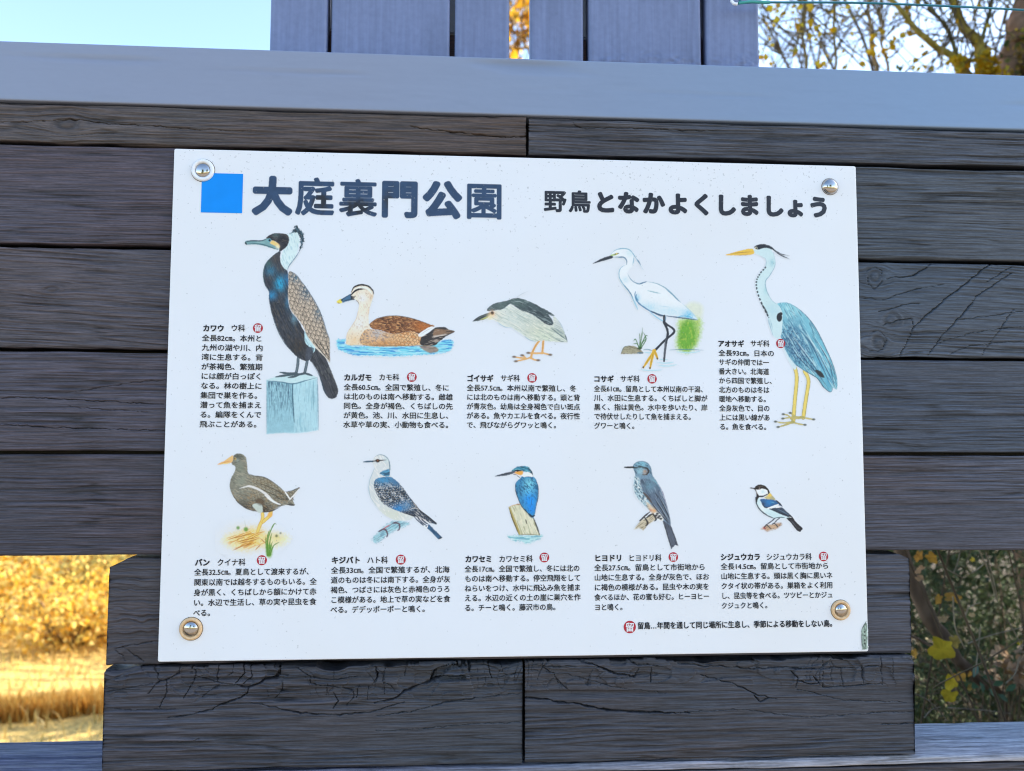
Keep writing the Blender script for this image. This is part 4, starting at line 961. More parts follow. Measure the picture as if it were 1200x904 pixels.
def art_dove():
    A = Art((422, 528, 522, 640), 420, 525, .12727, seed=61)
    br = A.fill([(128, 840), (190, 768), (270, 700), (372, 668), (462, 690), (440, 715), (372, 742), (270, 802), (178, 874)], (150, 204, 220), a=.95, soft=3.5, rough=1.5, tex=.1)
    A.flow(br, -32, 6, .9, (90, 135, 165), .6, .15); A.flow(br, -32, 5, .9, (110, 90, 110), .4, .35)
    tl = A.fill([(615, 720), (650, 703), (770, 824), (736, 842)], (56, 100, 140), smooth=False, tex=.12); A.flow(tl, 46, 9, .8, (30, 60, 92), .6, .15); A.line([(740, 838), (770, 824)], 1.8, (30, 48, 66), .9)
    body = [(130, 128), (150, 85), (192, 64), (240, 75), (280, 115), (291, 180), (286, 238), (330, 290), (400, 360), (480, 560), (510, 640), (430, 672), (330, 662), (250, 622), (180, 560), (120, 470), (97, 390), (104, 300), (130, 230), (146, 180)]
    b = A.fill(body, (206, 218, 224), tex=.04)
    A.glow(150, 470, 8, (196, 210, 214), .7, b, .8); A.glow(300, 620, 9, (204, 216, 206), .8, b, 1.8); A.glow(260, 100, 5, (190, 214, 222), .8, b, .7); A.glow(125, 330, 4, (190, 208, 216), .7, b, .6)
    A.flow(b, 55, 4, 1.0, (236, 240, 240), .5, .3)
    A.line([(148, 185), (130, 232), (104, 300), (97, 388), (120, 470), (180, 560)], 1.0, (150, 182, 200), .8); A.line([(150, 86), (192, 64), (242, 75), (280, 115), (291, 180)], 1.0, (110, 140, 155), .8); A.line([(282, 118), (290, 180), (284, 235)], 1.4, (64, 108, 130), .8)
    nb = A.fill([(196, 236), (225, 212), (262, 200), (282, 196), (288, 250), (272, 264), (238, 258)], (84, 152, 192), tex=.15); A.flow(nb, -15, 4, .9, (36, 70, 98), .8, .1)
    wing = [(146, 320), (160, 290), (200, 276), (290, 268), (345, 300), (405, 362), (470, 450), (550, 560), (640, 628), (722, 700), (640, 684), (520, 632), (390, 592), (280, 546), (220, 502), (172, 432), (146, 365)]
    w_ = A.fill(wing, (84, 118, 152), tex=.15)
    sc = w_*np.clip((A.Y-562-(A.X-440)*.1)/5, 0, 1)
    A.scales(sc, 48, 3.5, 2.6, (28, 30, 36), .95, .95, (224, 222, 212), .75, .6)
    A.flow(sc, 48, 3.2, 1.0, (206, 214, 220), .6, .35); A.flow(sc, 40, 2.6, 1.0, (28, 30, 36), .7, .2)
    A.glow(230, 290, 6, (70, 146, 196), .95, w_, 2.0, .4); A.glow(350, 320, 5, (66, 120, 165), .85, w_, 1.2, .4); A.glow(370, 560, 5, (46, 136, 206), .95, w_, 1.6, .4); A.glow(440, 530, 6, (86, 140, 185), .7, w_, 1.3)
    A.flow(w_, 42, 6, .7, (24, 40, 60), .55, .3)
    dk = A.mask([(400, 585), (480, 580), (560, 570), (640, 628), (722, 700), (640, 684), (520, 632)], 2); A.comp(dk*.75*w_, (38, 52, 74)); A.flow(dk*w_, 38, 6, .8, (190, 196, 200), .7, .3)
    for p in (((560, 572), (640, 632), (720, 698)), ((470, 455), (552, 560), (600, 605)), ((400, 592), (520, 632), (640, 684))): A.line(p, 1.4, (28, 34, 46), .9)
    A.line([(480, 560), (530, 555), (560, 575)], .9, (220, 222, 220), .8); A.line([(500, 500), (545, 552)], .9, (190, 185, 175), .7)
    for p in (((515, 640), (560, 680), (608, 722)), ((545, 645), (590, 690), (622, 712)), ((580, 660), (620, 690), (640, 700))): A.line(p, 1.7, (44, 64, 90), .95); A.line([(x+8, y-10) for x, y in p], 1.2, (232, 238, 244), .95)
    A.line([(600, 715), (625, 735), (640, 712)], 1.6, (236, 240, 246), .95)
    A.line([(48, 130), (90, 127), (132, 124)], 2.0, (66, 96, 118), 1, .5, 1); A.line([(128, 126), (175, 118), (258, 112)], 1.4, (50, 46, 50), .9); A.spot(178, 119, 2.1, (46, 34, 34), 1, 1.2, 1.2); A.spot(178, 118, .8, (150, 100, 70), .8)
    for p in (((190, 770), (240, 748), (268, 790), (262, 820)), ((330, 690), (375, 700), (378, 745), (362, 762))): A.line(p, 1.9, (92, 78, 96), .95, 1, .6)
    A.line([(225, 748), (300, 702)], 1.2, (196, 70, 92), .8); A.line([(300, 704), (370, 676)], 1.2, (90, 70, 90), .8)
    A.finish(label='painted dove with scaled wing perched on a twig')
art_dove()

def art_kingfisher():
    A = Art((578, 543, 638, 638), 575, 540, .1106, seed=71)
    wt = A.fill([(185, 800), (300, 790), (530, 792), (520, 825), (440, 860), (395, 880), (330, 862), (240, 840)], (160, 216, 224), a=.8, soft=3, rough=2); A.flow(wt, 0, 6, .9, (70, 160, 180), .7, .15); A.flow(wt, 0, 5, .9, (120, 170, 200), .5, .3)
    po = A.fill([(188, 490), (255, 468), (322, 454), (360, 500), (450, 600), (480, 680), (522, 790), (300, 786), (255, 690), (220, 590)], (208, 214, 192), smooth=False, tex=.08)
    A.flow(po, 70, 8, .9, (150, 150, 110), .6, .15); A.flow(po, 70, 7, .9, (232, 232, 214), .6, .25)
    A.line([(200, 500), (235, 600), (275, 700), (305, 780)], 3.4, (166, 150, 60), .8); A.line([(192, 495), (225, 600), (265, 700), (296, 782)], 1.4, (70, 58, 30), .8); A.line([(450, 600), (485, 690), (520, 790)], 1.8, (44, 46, 46), .9); A.line([(370, 620), (382, 670)], 1.6, (50, 46, 36), .85); A.line([(300, 786), (400, 780), (510, 788)], 1.2, (90, 80, 50), .6); A.line([(192, 490), (255, 470), (320, 456)], 1.0, (200, 170, 130), .8)
    A.line([(275, 462), (310, 468)], 1.6, (150, 110, 84), .8); A.line([(380, 540), (420, 590), (455, 612)], 1.6, (90, 130, 150), .8)
    body = [(315, 185), (340, 165), (440, 170), (480, 200), (502, 280), (500, 380), (482, 470), (462, 590), (432, 592), (380, 542), (330, 482), (298, 420), (264, 310), (265, 240)]
    b = A.fill(body, (58, 140, 190), tex=.14)
    A.glow(410, 250, 7, (122, 208, 232), .95, b, .8, .3); A.glow(400, 330, 7, (100, 196, 236), .8, b, .8, .4); A.glow(420, 420, 8, (22, 150, 248), .97, b, .9, .3); A.glow(430, 510, 6, (18, 140, 240), .95, b, .8, .3); A.glow(290, 320, 5, (60, 130, 165), .7, b, .6)
    A.flow(b*np.clip((585-A.Y)/6, 0, 1), 45, 2.4, 1.0, (30, 84, 120), .75, .1); A.flow(b, 80, 2.2, 1.0, (24, 90, 150), .55, .3)
    A.line([(264, 240), (262, 310), (298, 420), (330, 485), (382, 545), (432, 594)], 1.2, (34, 60, 80), .9); A.line([(470, 190), (500, 270), (502, 380), (484, 470), (466, 580)], 1.2, (30, 72, 100), .85); A.line([(400, 560), (435, 590), (466, 582)], 2.2, (20, 34, 52), .95); A.line([(350, 510), (395, 555)], 1.4, (30, 50, 70), .8)
    h = A.fill([(222, 112), (260, 75), (320, 57), (390, 64), (432, 108), (447, 170), (412, 138), (330, 112), (250, 114)], (58, 136, 168), tex=.12); A.flow(h, 12, 3, .9, (24, 54, 76), .8, .1); A.flow(h, 15, 3, .9, (120, 196, 214), .6, .3); A.line([(390, 80), (430, 115), (446, 168)], 1.6, (26, 48, 66), .9)
    A.fill([(335, 150), (380, 122), (425, 132), (447, 168), (400, 168), (350, 172)], (240, 244, 246), tex=.02); A.fill([(248, 126), (290, 112), (338, 110), (342, 140), (306, 154), (270, 140)], (238, 170, 84), tex=.1)
    A.line([(225, 118), (280, 106), (335, 108)], 1.6, (26, 34, 42), .95); A.spot(285, 107, 1.2, (16, 18, 22)); A.line([(270, 150), (300, 175), (320, 192)], 1.0, (50, 70, 80), .8); A.line([(280, 172), (310, 190)], .9, (230, 236, 240), .8)
    A.fill([(50, 163), (140, 134), (240, 113), (254, 128), (180, 155), (72, 169)], (84, 96, 112), tex=.1); A.line([(54, 162), (150, 142), (245, 124)], 1.0, (36, 42, 52), .9); A.line([(230, 140), (275, 150)], 1.2, (70, 50, 40), .8)
    A.finish(label='painted blue kingfisher perched on a stump')
art_kingfisher()

def art_bulbul():
    A = Art((728, 538, 798, 645), 725, 535, .12177, seed=81)
    br = A.fill([(148, 702), (210, 620), (330, 548), (362, 604), (280, 660), (238, 714), (200, 690)], (192, 188, 168), soft=1.8, tex=.15, smooth=False); A.flow(br, -38, 4, .9, (120, 112, 96), .7, .2)
    tl = A.fill([(422, 612), (495, 645), (535, 750), (574, 862), (542, 853), (506, 892), (482, 810), (455, 720)], (84, 95, 114), smooth=False, tex=.15); A.flow(tl, 68, 9, .8, (44, 50, 64), .7, .15); A.line([(425, 625), (460, 730), (506, 890)], 1.2, (50, 56, 68), .9); A.line([(490, 660), (574, 862)], 1.0, (54, 60, 74), .9)
    body = [(138, 98), (165, 60), (220, 47), (275, 64), (312, 110), (326, 180), (370, 250), (410, 330), (442, 430), (472, 520), (492, 600), (496, 662), (440, 622), (398, 612), (330, 552), (290, 510), (240, 460), (180, 392), (150, 320), (149, 240), (160, 180)]
    b = A.fill(body, (114, 147, 173), tex=.12)
    br_ = A.mask([(160, 190), (205, 220), (235, 320), (285, 420), (330, 520), (290, 512), (240, 462), (178, 392), (148, 320), (148, 240)], 2.5)
    A.comp(br_*.85, (176, 208, 222)); A.flow(br_, 60, 2.4, 1.1, (60, 92, 116), .85, .12); A.flow(br_, 60, 2.2, 1.0, (230, 238, 242), .6, .3)
    A.flow(b, 55, 3.5, .8, (70, 110, 140), .55, .2); A.glow(220, 70, 5, (126, 190, 214), .8, b, 1.5); A.glow(340, 260, 6, (120, 170, 190), .7, b); A.flow(b*np.clip((560-A.Y)/5, 0, 1), 40, 2, .9, (44, 74, 96), .6, .25)
    wg = A.fill([(206, 240), (250, 215), (310, 230), (370, 280), (420, 370), (462, 480), (490, 590), (493, 662), (420, 592), (350, 512), (290, 420), (238, 345)], (88, 108, 132), soft=2, tex=.14)
    A.flow(wg, 60, 8, .8, (46, 56, 74), .7, .1); A.flow(wg, 60, 8, .8, (150, 170, 190), .6, .35); A.glow(300, 280, 7, (106, 148, 172), .8, wg)
    for p in (((310, 440), (380, 530), (470, 630)), ((340, 400), (410, 510), (485, 640)), ((380, 380), (440, 490), (488, 600))): A.line(p, 1.1, (36, 42, 54), .9); A.line([(x+10, y) for x, y in p], .8, (165, 180, 196), .7)
    A.line([(236, 350), (275, 390), (318, 445)], 3.0, (82, 70, 66), .85, .4, .3)
    A.line([(380, 260), (420, 340), (450, 430), (480, 530)], 1.0, (120, 116, 146), .8)
    ru = A.fill([(268, 448), (310, 470), (372, 540), (350, 568), (318, 545), (292, 512)], (216, 196, 164), a=.8, soft=2.5, tex=.12); A.glow(345, 520, 2.4, (222, 164, 96), .7, ru); A.glow(305, 520, 1.8, (186, 84, 80), .6, ru)
    u = A.fill([(340, 550), (385, 545), (430, 605), (400, 622), (360, 592)], (232, 238, 240), soft=1.5)
    for x, y in ((372, 552), (392, 575), (380, 590), (405, 600), (360, 570)): A.spot(x, y, 1.3, (40, 44, 54), .95, 1, 1.4)
    A.line([(56, 105), (100, 106), (142, 104)], 2.2, (34, 38, 46), 1, .5, 1); A.line([(140, 108), (172, 108), (205, 100), (240, 108), (275, 118), (286, 150), (262, 176), (228, 176)], 2.2, (38, 40, 46), .95); A.spot(203, 102, 1.7, (18, 18, 22)); A.glow(248, 150, 2.6, (176, 140, 104), .95); A.glow(205, 140, 4, (150, 200, 220), .8); A.line([(150, 130), (175, 170)], 1.6, (58, 86, 106), .8)
    A.line([(140, 96), (168, 60), (222, 47), (276, 64), (312, 112)], .9, (80, 120, 140), .7)
    for p in (((250, 590), (280, 640), (262, 668)), ((330, 555), (360, 600), (346, 622)), ((205, 620), (250, 575), (300, 535)), ((270, 590), (300, 565), (325, 555))): A.line(p, 2.0, (44, 44, 50), .95, .8, .6)
    A.finish(label='painted grey bulbul perched on a broken branch')
art_bulbul()

def art_tit():
    A = Art((873, 563, 943, 627), 870, 560, .0774, ss=2.4, seed=91)
    br = A.fill([(285, 772), (370, 720), (460, 705), (560, 682), (596, 710), (520, 772), (440, 790), (370, 815), (330, 780)], (190, 162, 132), a=.95, soft=2.5, tex=.2); A.flow(br, -20, 2.5, .9, (120, 84, 66), .7, .15); A.glow(330, 760, 1.8, (170, 60, 70), .7)
    A.line([(690, 608), (750, 670), (830, 770), (868, 796)], 3.6, (40, 44, 54), 1, 1, 1); A.line([(740, 610), (800, 690), (892, 772)], 3.4, (38, 40, 50), 1, 1, .9); A.line([(730, 640), (840, 770)], .8, (96, 104, 120), .8); A.line([(700, 590), (745, 600)], 1.2, (235, 240, 245), .9)
    b = A.fill([(212, 330), (262, 318), (330, 440), (450, 475), (620, 575), (700, 602), (640, 612), (560, 612), (470, 612), (370, 562), (280, 502), (215, 420)], (200, 230, 240), tex=.03); A.glow(300, 470, 5, (226, 240, 246), .8, b)
    A.line([(203, 300), (213, 395), (268, 488), (360, 562), (465, 612)], 1.5, (44, 58, 74), .95, 1, .6); A.line([(480, 615), (560, 600), (640, 602)], 1.3, (50, 66, 82), .9); A.line([(350, 520), (450, 570)], .8, (170, 206, 222), .7)
    A.fill([(200, 185), (250, 172), (310, 165), (376, 190), (395, 240), (305, 275), (240, 262)], (244, 248, 250), tex=.02); A.glow(310, 215, 3, (200, 228, 240), .9)
    A.fill([(178, 166), (210, 122), (270, 104), (340, 122), (392, 172), (412, 232), (392, 244), (374, 192), (300, 166), (258, 178), (190, 182)], (34, 30, 34), tex=.2); A.line([(230, 140), (280, 130), (330, 145)], .9, (110, 100, 96), .7); A.spot(258, 160, .8, (150, 140, 136), .8)
    A.fill([(186, 172), (206, 192), (242, 262), (306, 272), (392, 240), (372, 262), (305, 292), (245, 302), (216, 375), (204, 330), (210, 240)], (32, 32, 38), tex=.15)
    A.line([(108, 155), (150, 158), (186, 164)], 1.3, (44, 46, 54), 1, .4, 1)
    m = A.fill([(330, 305), (385, 262), (420, 236), (455, 270), (492, 320), (470, 342), (400, 328)], (190, 184, 134), tex=.1); A.glow(415, 265, 2.4, (246, 206, 80), .95, m); A.glow(450, 310, 2.5, (150, 160, 140), .7, m)
    w1 = A.fill([(268, 335), (330, 322), (480, 338), (545, 370), (602, 436), (510, 408), (430, 445), (342, 452), (292, 385)], (50, 98, 150), tex=.15); A.glow(400, 375, 3.4, (40, 124, 190), .85, w1, 1.6); A.line([(420, 365), (490, 385)], .9, (110, 186, 220), .8); A.line([(290, 385), (345, 450), (430, 444)], 1.2, (30, 44, 64), .9); A.line([(500, 335), (560, 390), (602, 436)], 1.6, (34, 40, 52), .95); A.glow(310, 400, 2.6, (44, 62, 90), .8, w1)
    A.fill([(405, 474), (450, 456), (520, 458), (590, 448), (660, 505), (748, 592), (660, 584), (580, 556), (500, 520)], (56, 72, 94), tex=.15); A.line([(440, 478), (560, 530), (730, 588)], 1.0, (28, 34, 46), .9); A.line([(520, 470), (620, 520), (720, 575)], .8, (120, 150, 180), .7); A.line([(385, 462), (470, 440), (545, 404)], 2.4, (240, 244, 248), .97); A.line([(500, 440), (580, 455)], 1.2, (225, 230, 236), .9); A.line([(520, 415), (590, 440)], .9, (220, 226, 232), .8); A.line([(700, 560), (748, 592)], 1.4, (28, 30, 38), .9)
    for p in (((492, 615), (430, 665), (360, 715)), ((562, 612), (520, 645), (480, 690)), ((365, 715), (400, 745), (432, 772)), ((480, 690), (510, 715), (532, 745)), ((360, 715), (330, 750)), ((480, 690), (450, 705))): A.line(p, 1.3, (48, 56, 70), .95, 1, .8)
    A.finish(label='painted great tit with blue wing on a short twig')
art_tit()

# ------------------------------------------------------------------ lettering
TXT_MAT = mat_plain('black_print', alb((30, 34, 44)), rough=0.35, spec=0.2, var=0.25, freq=60, bump=0)
RED_MAT = mat_plain('red_print', alb((172, 52, 68)), rough=0.35, spec=0.2, var=0.1, freq=60, bump=0)
WHT_MAT = mat_plain('white_print', np.array([0.79, 0.78, 0.77]), rough=0.35, spec=0.2, var=0.02, freq=60, bump=0)
TEXTS = {}
def text_key(s, off): return (s, off)
def want(s, off=0.0):
    k = (s, 0.0)
    if k in TEXTS: return
    c = bpy.data.curves.new('text', 'FONT'); c.body = s; c.size = 1; c.resolution_u = 3
    o = bpy.data.objects.new('text', c); COL.objects.link(o); TEXTS[k] = o
CAPS = [  # name, family, lines, (name x0, x1, y), (family x0, x1), mark (x, y), first line y, last line y, x left, x right
    ('カワウ', 'ウ科', ['全長82㎝。本州と', '九州の湖や川、内', '湾に生息する。背', 'が茶褐色、繁殖期', 'には顔が白っぽく', 'なる。林の樹上に', '集団で巣を作る。', '潜って魚を捕まえ', 'る。編隊をくんで', '飛ぶことがある。'], (237.7, 262, 384.7), (270.6, 287.2), (302.3, 384.7), 396.2, 497.2, 236.8, 308.8),
    ('カルガモ', 'カモ科', ['全長60.5㎝。全国で繁殖し、冬に', 'は北のものは南へ移動する。雌雄', '同色。全身が褐色、くちばしの先', 'が黄色。池、川、水田に生息し、', '水草や草の実、小動物も食べる。'], (402.9, 435, 442.4), (443.9, 467.7), (482.6, 442.1), 453.8, 497.7, 402.9, 531),
    ('ゴイサギ', 'サギ科', ['全長57.5㎝。本州以南で繁殖し、冬', 'には北のものは南へ移動する。頭と背', 'が青灰色。幼鳥は全身褐色で白い斑点', 'がある。魚やカエルを食べる。夜行性', 'で、飛びながらグワッと鳴く。'], (546.9, 578, 443.5), (586.6, 609), (623.5, 443.1), 454.6, 498.1, 546.9, 679.8),
    ('コサギ', 'サギ科', ['全長61㎝。留鳥として本州以南の干潟、', '川、水田に生息する。くちばしと脚が', '黒く、指は黄色。水中を歩いたり、岸', 'で待伏せしたりして魚を捕まえる。', 'グワーと鳴く。'], (695.5, 719, 444.2), (726.7, 749.6), (764.1, 444.2), 455.6, 499, 695.9, 829),
    ('アオサギ', 'サギ科', ['全長93㎝。日本の', 'サギの仲間では一', '番大きい。北海道', 'から四国で繁殖し、', '北方のものは冬は', '暖地へ移動する。', '全身灰色で、目の', '上には黒い線があ', 'る。魚を食べる。'], (841.1, 871.6, 402.8), (879.2, 901.4), (914.8, 402.8), 413.8, 500.2, 841.8, 908.3),
    ('バン', 'クイナ科', ['全長32.5㎝。夏鳥として渡来するが、', '関東以南では越冬するものもいる。全', '身が黒く、くちばしから額にかけて赤', 'い。水辺で生活し、草の実や昆虫を食', 'べる。'], (228.4, 245.5, 659.3), (254.4, 287.6), (306.9, 656.7), 670.7, 718.4, 227.7, 371.5),
    ('キジバト', 'ハト科', ['全長33㎝。全国で繁殖するが、北海', '道のものは冬には南下する。全身が灰', '褐色、つばさには灰色と赤褐色のうろ', 'こ模様がある。地上で草の実などを食', 'べる。デデッポーポーと鳴く。'], (388.3, 421.4, 656.7), (430, 454.5), (469.7, 656), 668.5, 714.7, 387.9, 528),
    ('カワセミ', 'カワセミ科', ['全長17㎝。全国で繁殖し、冬には北の', 'ものは南へ移動する。停空飛翔をして', 'ねらいをつけ、水中に飛込み魚を捕ま', 'える。水辺の近くの土の崖に巣穴を作', 'る。チーと鳴く。藤沢市の鳥。'], (544.9, 575.4, 655.3), (584.5, 624.2), (637.9, 653.5), 667, 712.5, 544.5, 680.5),
    ('ヒヨドリ', 'ヒヨドリ科', ['全長27.5㎝。留鳥として市街地から', '山地に生息する。全身が灰色で、ほお', 'に褐色の模様がある。昆虫や木の実を', '食べるほか、花の蜜も好む。ヒーヨヒー', 'ヨと鳴く。'], (696.2, 727.6, 654.2), (736.2, 775), (789, 653), 665.5, 711.8, 696.2, 831),
    ('シジュウカラ', 'シジュウカラ科', ['全長14.5㎝。留鳥として市街地から', '山地に生息する。頭は黒く胸に黒いネ', 'クタイ状の帯がある。巣箱をよく利用', 'し、昆虫等を食べる。ツツピーとかジュ', 'クジュクと鳴く。'], (844, 890.1, 653), (897.6, 951), (965, 652.3), 664, 709.9, 844.4, 975.5)]
LEG = '留鳥…年間を通して同じ場所に生息し、季節による移動をしない鳥。'
O_REG, O_MED, O_BOLD = 0.013, 0.022, 0.034
for c in CAPS:
    want(c[0], O_BOLD); want(c[1], O_REG)
    for l in c[2]: want(l, O_REG)
want(LEG, O_MED); want('留', 0.02)
TITLE, SUB = '大庭裏門公園', '野鳥となかよくしましょう'
for ch in set(TITLE+SUB): want(ch, 0.0)
dg = bpy.context.evaluated_depsgraph_get()
GEO = {}
for k, o in TEXTS.items():
    m = bpy.data.meshes.new_from_object(o.evaluated_get(dg))
    V = np.array([v.co[:2] for v in m.vertices]) if len(m.vertices) else np.zeros((0, 2))
    GEO[k] = (V, [list(p.vertices) for p in m.polygons])
    bpy.data.meshes.remove(m)
for o in list(TEXTS.values()):
    c = o.data; bpy.data.objects.remove(o); bpy.data.curves.remove(c)

class Lettering:
    def __init__(self): self.V, self.F = [], []
    def add(self, s, off, x, zc, em, xs=1.0, y=-0.0004):
        """s set with its left edge at board x and its middle at board z; em in metres, xs horizontal stretch"""
        V, F = GEO[(s, 0.0)]
        for q, (da, db) in enumerate(((-1, -1), (1, 1), (1, -1), (-1, 1))):   # heavier weight: the glyph struck four times
            o = len(self.V)
            for a, b in V: self.V.append((x+(a+da*off)*em*xs, y-0.00004*q, zc+(b+db*off-0.38)*em))
            for f in F: self.F.append([i+o for i in f])
    def build(self, name, mat, parent=None, label=None):
        o = mesh(name, self.V, self.F, mat, parent or SIGN)
        if label: o['label'] = label
        return o
def adv(s): return sum(0.56 if ch.isascii() else 1.0 for ch in s)
def bx(px, py): x, z = un(px, py, 0.0); return float(x), float(z)
def disc(name, x, z, r, mat, parent, y, n=28):
    V = [(x+r*math.cos(2*math.pi*k/n), y, z+r*math.sin(2*math.pi*k/n)) for k in range(n)]
    return mesh(name, V, [list(range(n))], mat, parent)
def res_mark(px, py, r, parent=None):
    x, z = bx(px, py)
    rr = r*0.00102
    d = disc('resident_mark', x, z, rr, RED_MAT, parent or SIGN, -0.0003)
    L = Lettering(); em = rr*1.5
    L.add('留', 0.022, x-em*0.5, z, em, 1.0, -0.0005)
    L.build('mark_character', WHT_MAT, d)
for (nm, fam, lines, (nx0, nx1, ny), (fx0, fx1), (mx_, my_), y0, y1, xl, xr) in CAPS:
    L = Lettering()
    x, z = bx(nx0, ny); x2, _ = bx(nx1, ny)
    V, _ = GEO[(nm, 0.0)]
    em = 0.0088
    L.add(nm, O_BOLD, x, z, em, (x2-x)/(V[:, 0].max()*em))
    L.build('species_name', TXT_MAT)
    L = Lettering()
    x, z = bx(fx0, ny-(fx0-nx0)*0.004); x2, _ = bx(fx1, ny)
    V, _ = GEO[(fam, 0.0)]
    L.add(fam, O_REG, x, z, em, (x2-x)/(V[:, 0].max()*em))
    _, za = bx(xl, y0); xa, _ = bx(xl, (y0+y1)/2); xb, zb = bx(xr, y0)
    _, z2 = bx(xl, y1)
    cw = xb-bx(xl, y0)[0]
    n = len(lines)
    mxa = max(adv(l) for l in lines)
    em = 0.0084
    for k, l in enumerate(lines):
        full = adv(l) > 0.9*mxa
        st = cw/((adv(l) if full else mxa)*em)
        L.add(l, O_REG, bx(xl, y0)[0], za+(z2-za)*k/(n-1), em, st)
    L.build('caption', TXT_MAT)
    res_mark(mx_, my_, 5.7)
L = Lettering()
x, z = bx(746.9, 733.4); x2, _ = bx(979.7, 733)
L.add(LEG, O_MED, x, z, 0.0088, (x2-x)/(adv(LEG)*0.0088))
L.build('caption', TXT_MAT)
res_mark(738, 735, 7.2)

# ---- heavy rounded title lettering: each stroke thickened to a round pen
def edt(mask):
    """distance of every cell to the nearest True cell"""
    n, m = mask.shape
    big = 1e6
    g = np.where(mask, 0.0, big)
    for j in range(1, m): g[:, j] = np.minimum(g[:, j], g[:, j-1]+1)
    for j in range(m-2, -1, -1): g[:, j] = np.minimum(g[:, j], g[:, j+1]+1)
    g2 = np.minimum(g, 2000)**2
    out = np.empty_like(g2)
    ii = np.arange(n)
    D = (ii[:, None]-ii[None, :])**2
    for j in range(m): out[:, j] = (D+g2[None, :, j]).min(1)
    return np.sqrt(out)
def glyph_field(ch, er, gr, R=190, pad=0.08):
    """ink coverage of a glyph, on an em square of R cells (plus pad)"""
    V, F = GEO[(ch, 0.0)]
    n = int(R*(1+2*pad))
    M = np.zeros((n, n), bool)
    P = np.stack([(V[:, 0]+pad)*R, (V[:, 1]+0.12+pad)*R], -1)
    for f in F:
        for k in range(1, len(f)-1):
            a, b, c = P[f[0]], P[f[k]], P[f[k+1]]
            x0, y0 = np.floor(np.minimum(np.minimum(a, b), c)).astype(int); x1, y1 = np.ceil(np.maximum(np.maximum(a, b), c)).astype(int)
            x0, y0 = max(x0, 0), max(y0, 0)
            X, Y = np.meshgrid(np.arange(x0, min(x1+1, n))+.5, np.arange(y0, min(y1+1, n))+.5, indexing='ij')
            def e(p, q): return (q[0]-p[0])*(Y-p[1])-(q[1]-p[1])*(X-p[0])
            w1, w2, w3 = e(a, b), e(b, c), e(c, a)
            ins = ((w1 >= 0) & (w2 >= 0) & (w3 >= 0)) | ((w1 <= 0) & (w2 <= 0) & (w3 <= 0))
            M[x0:x0+X.shape[0], y0:y0+X.shape[1]] |= ins
    core = edt(~M) > er*R
    d = edt(core)
    return np.clip(0.5+(er+gr)*R-d, 0, 1), pad
def title_print(name, items, em, col, xw, label, dark=None):
    R = 190
    st = em/R*1.0
    x0 = min(i[1] for i in items)-0.1*em; x1 = max(i[1] for i in items)+1.2*em
    zc = items[0][2]
    nx, nz = int((x1-x0)/st/2)*2+2, int(1.35*em/st/2)*2
    A = np.zeros((nx, nz))
    z0 = zc-0.62*em
    for ch, x, z, er, gr in items:
        G, pad = glyph_field(ch, er, gr, R)
        # resample to the requested width
        w_ = int(G.shape[0]*xw)
        src = np.clip(((np.arange(w_)+.5)/xw).astype(int), 0, G.shape[0]-1)
        G = G[src]
        i0 = int((x-x0)/st-pad*R*xw); j0 = int((z-z0)/st-(0.12+pad+0.38)*R)
        a0, b0 = max(i0, 0), max(j0, 0)
        a1, b1 = min(i0+G.shape[0], nx), min(j0+G.shape[1], nz)
        A[a0:a1, b0:b1] = np.maximum(A[a0:a1, b0:b1], G[a0-i0:a1-i0, b0-j0:b1-j0])
    A = A.reshape(nx//2, 2, nz//2, 2).mean((1, 3))
    xs = x0+(np.arange(nx//2)*2+1)*st; zs = z0+(np.arange(nz//2)*2+1)*st
    X, Zc = np.meshgrid(xs, zs, indexing='ij')
    rgb = np.broadcast_to(alb(col), A.shape+(3,)).copy()
    if dark:
        for (cx, cz, rx, rz, c2) in dark:
            k = np.clip(1.4-np.hypot((X-cx)/rx, (Zc-cz)/rz)+0.5*fbm(X*260, Zc*260, 4, 2), 0, 1)[..., None]
            rgb = rgb*(1-k)+alb(c2)*k
    rgb = np.clip(rgb*(1+0.2*fbm(X*200, Zc*200, 9, 3))[..., None], 0.004, 0.86)
    o = print_mesh(name, X, Zc, rgb, A, y=-0.0003)
    o['label'] = label
TX = [(318, 443), (455, 577), (590, 718), (730, 843), (862, 983), (998, 1116)]
gr = {'大': .057, '庭': .030, '裏': .026, '門': .045, '公': .057, '園': .027}
em_t = 0.0475
it = []
for ch, (a, b) in zip(TITLE, TX):
    cxp = 180+(a+b)/2*.3667
    x, z = bx(cxp, 229.5+(cxp-320)*0.024)
    it.append((ch, x-em_t*0.5, z, .012, gr[ch]))
d1 = bx(376, 236); d2 = bx(420, 244); d3 = bx(455, 235)
title_print('title_lettering', it, em_t, (46, 70, 104), 1.0, 'large slate blue title lettering with dark worn patches', dark=[(d1[0], d1[1], .009, .012, (38, 42, 50)), (d2[0], d2[1], .017, .010, (30, 34, 42)), (d3[0], d3[1], .006, .010, (44, 52, 66))])
SX = [(155, 230), (237, 305), (325, 380), (393, 460), (473, 540), (553, 618), (635, 690), (708, 768), (780, 845), (860, 920), (935, 985), (1005, 1065)]
em_s = 0.0282
it = []
for ch, (a, b) in zip(SUB, SX):
    cxp = 580+(a+b)/2*.3667
    x, z = bx(cxp, 235.8+(cxp-650)*0.0225)
    it.append((ch, x-em_s*0.5, z, .012, .034 if ch in '野鳥' else .060))
title_print('subtitle_lettering', it, em_s, (36, 40, 52), 1.0, 'smaller black subtitle lettering')

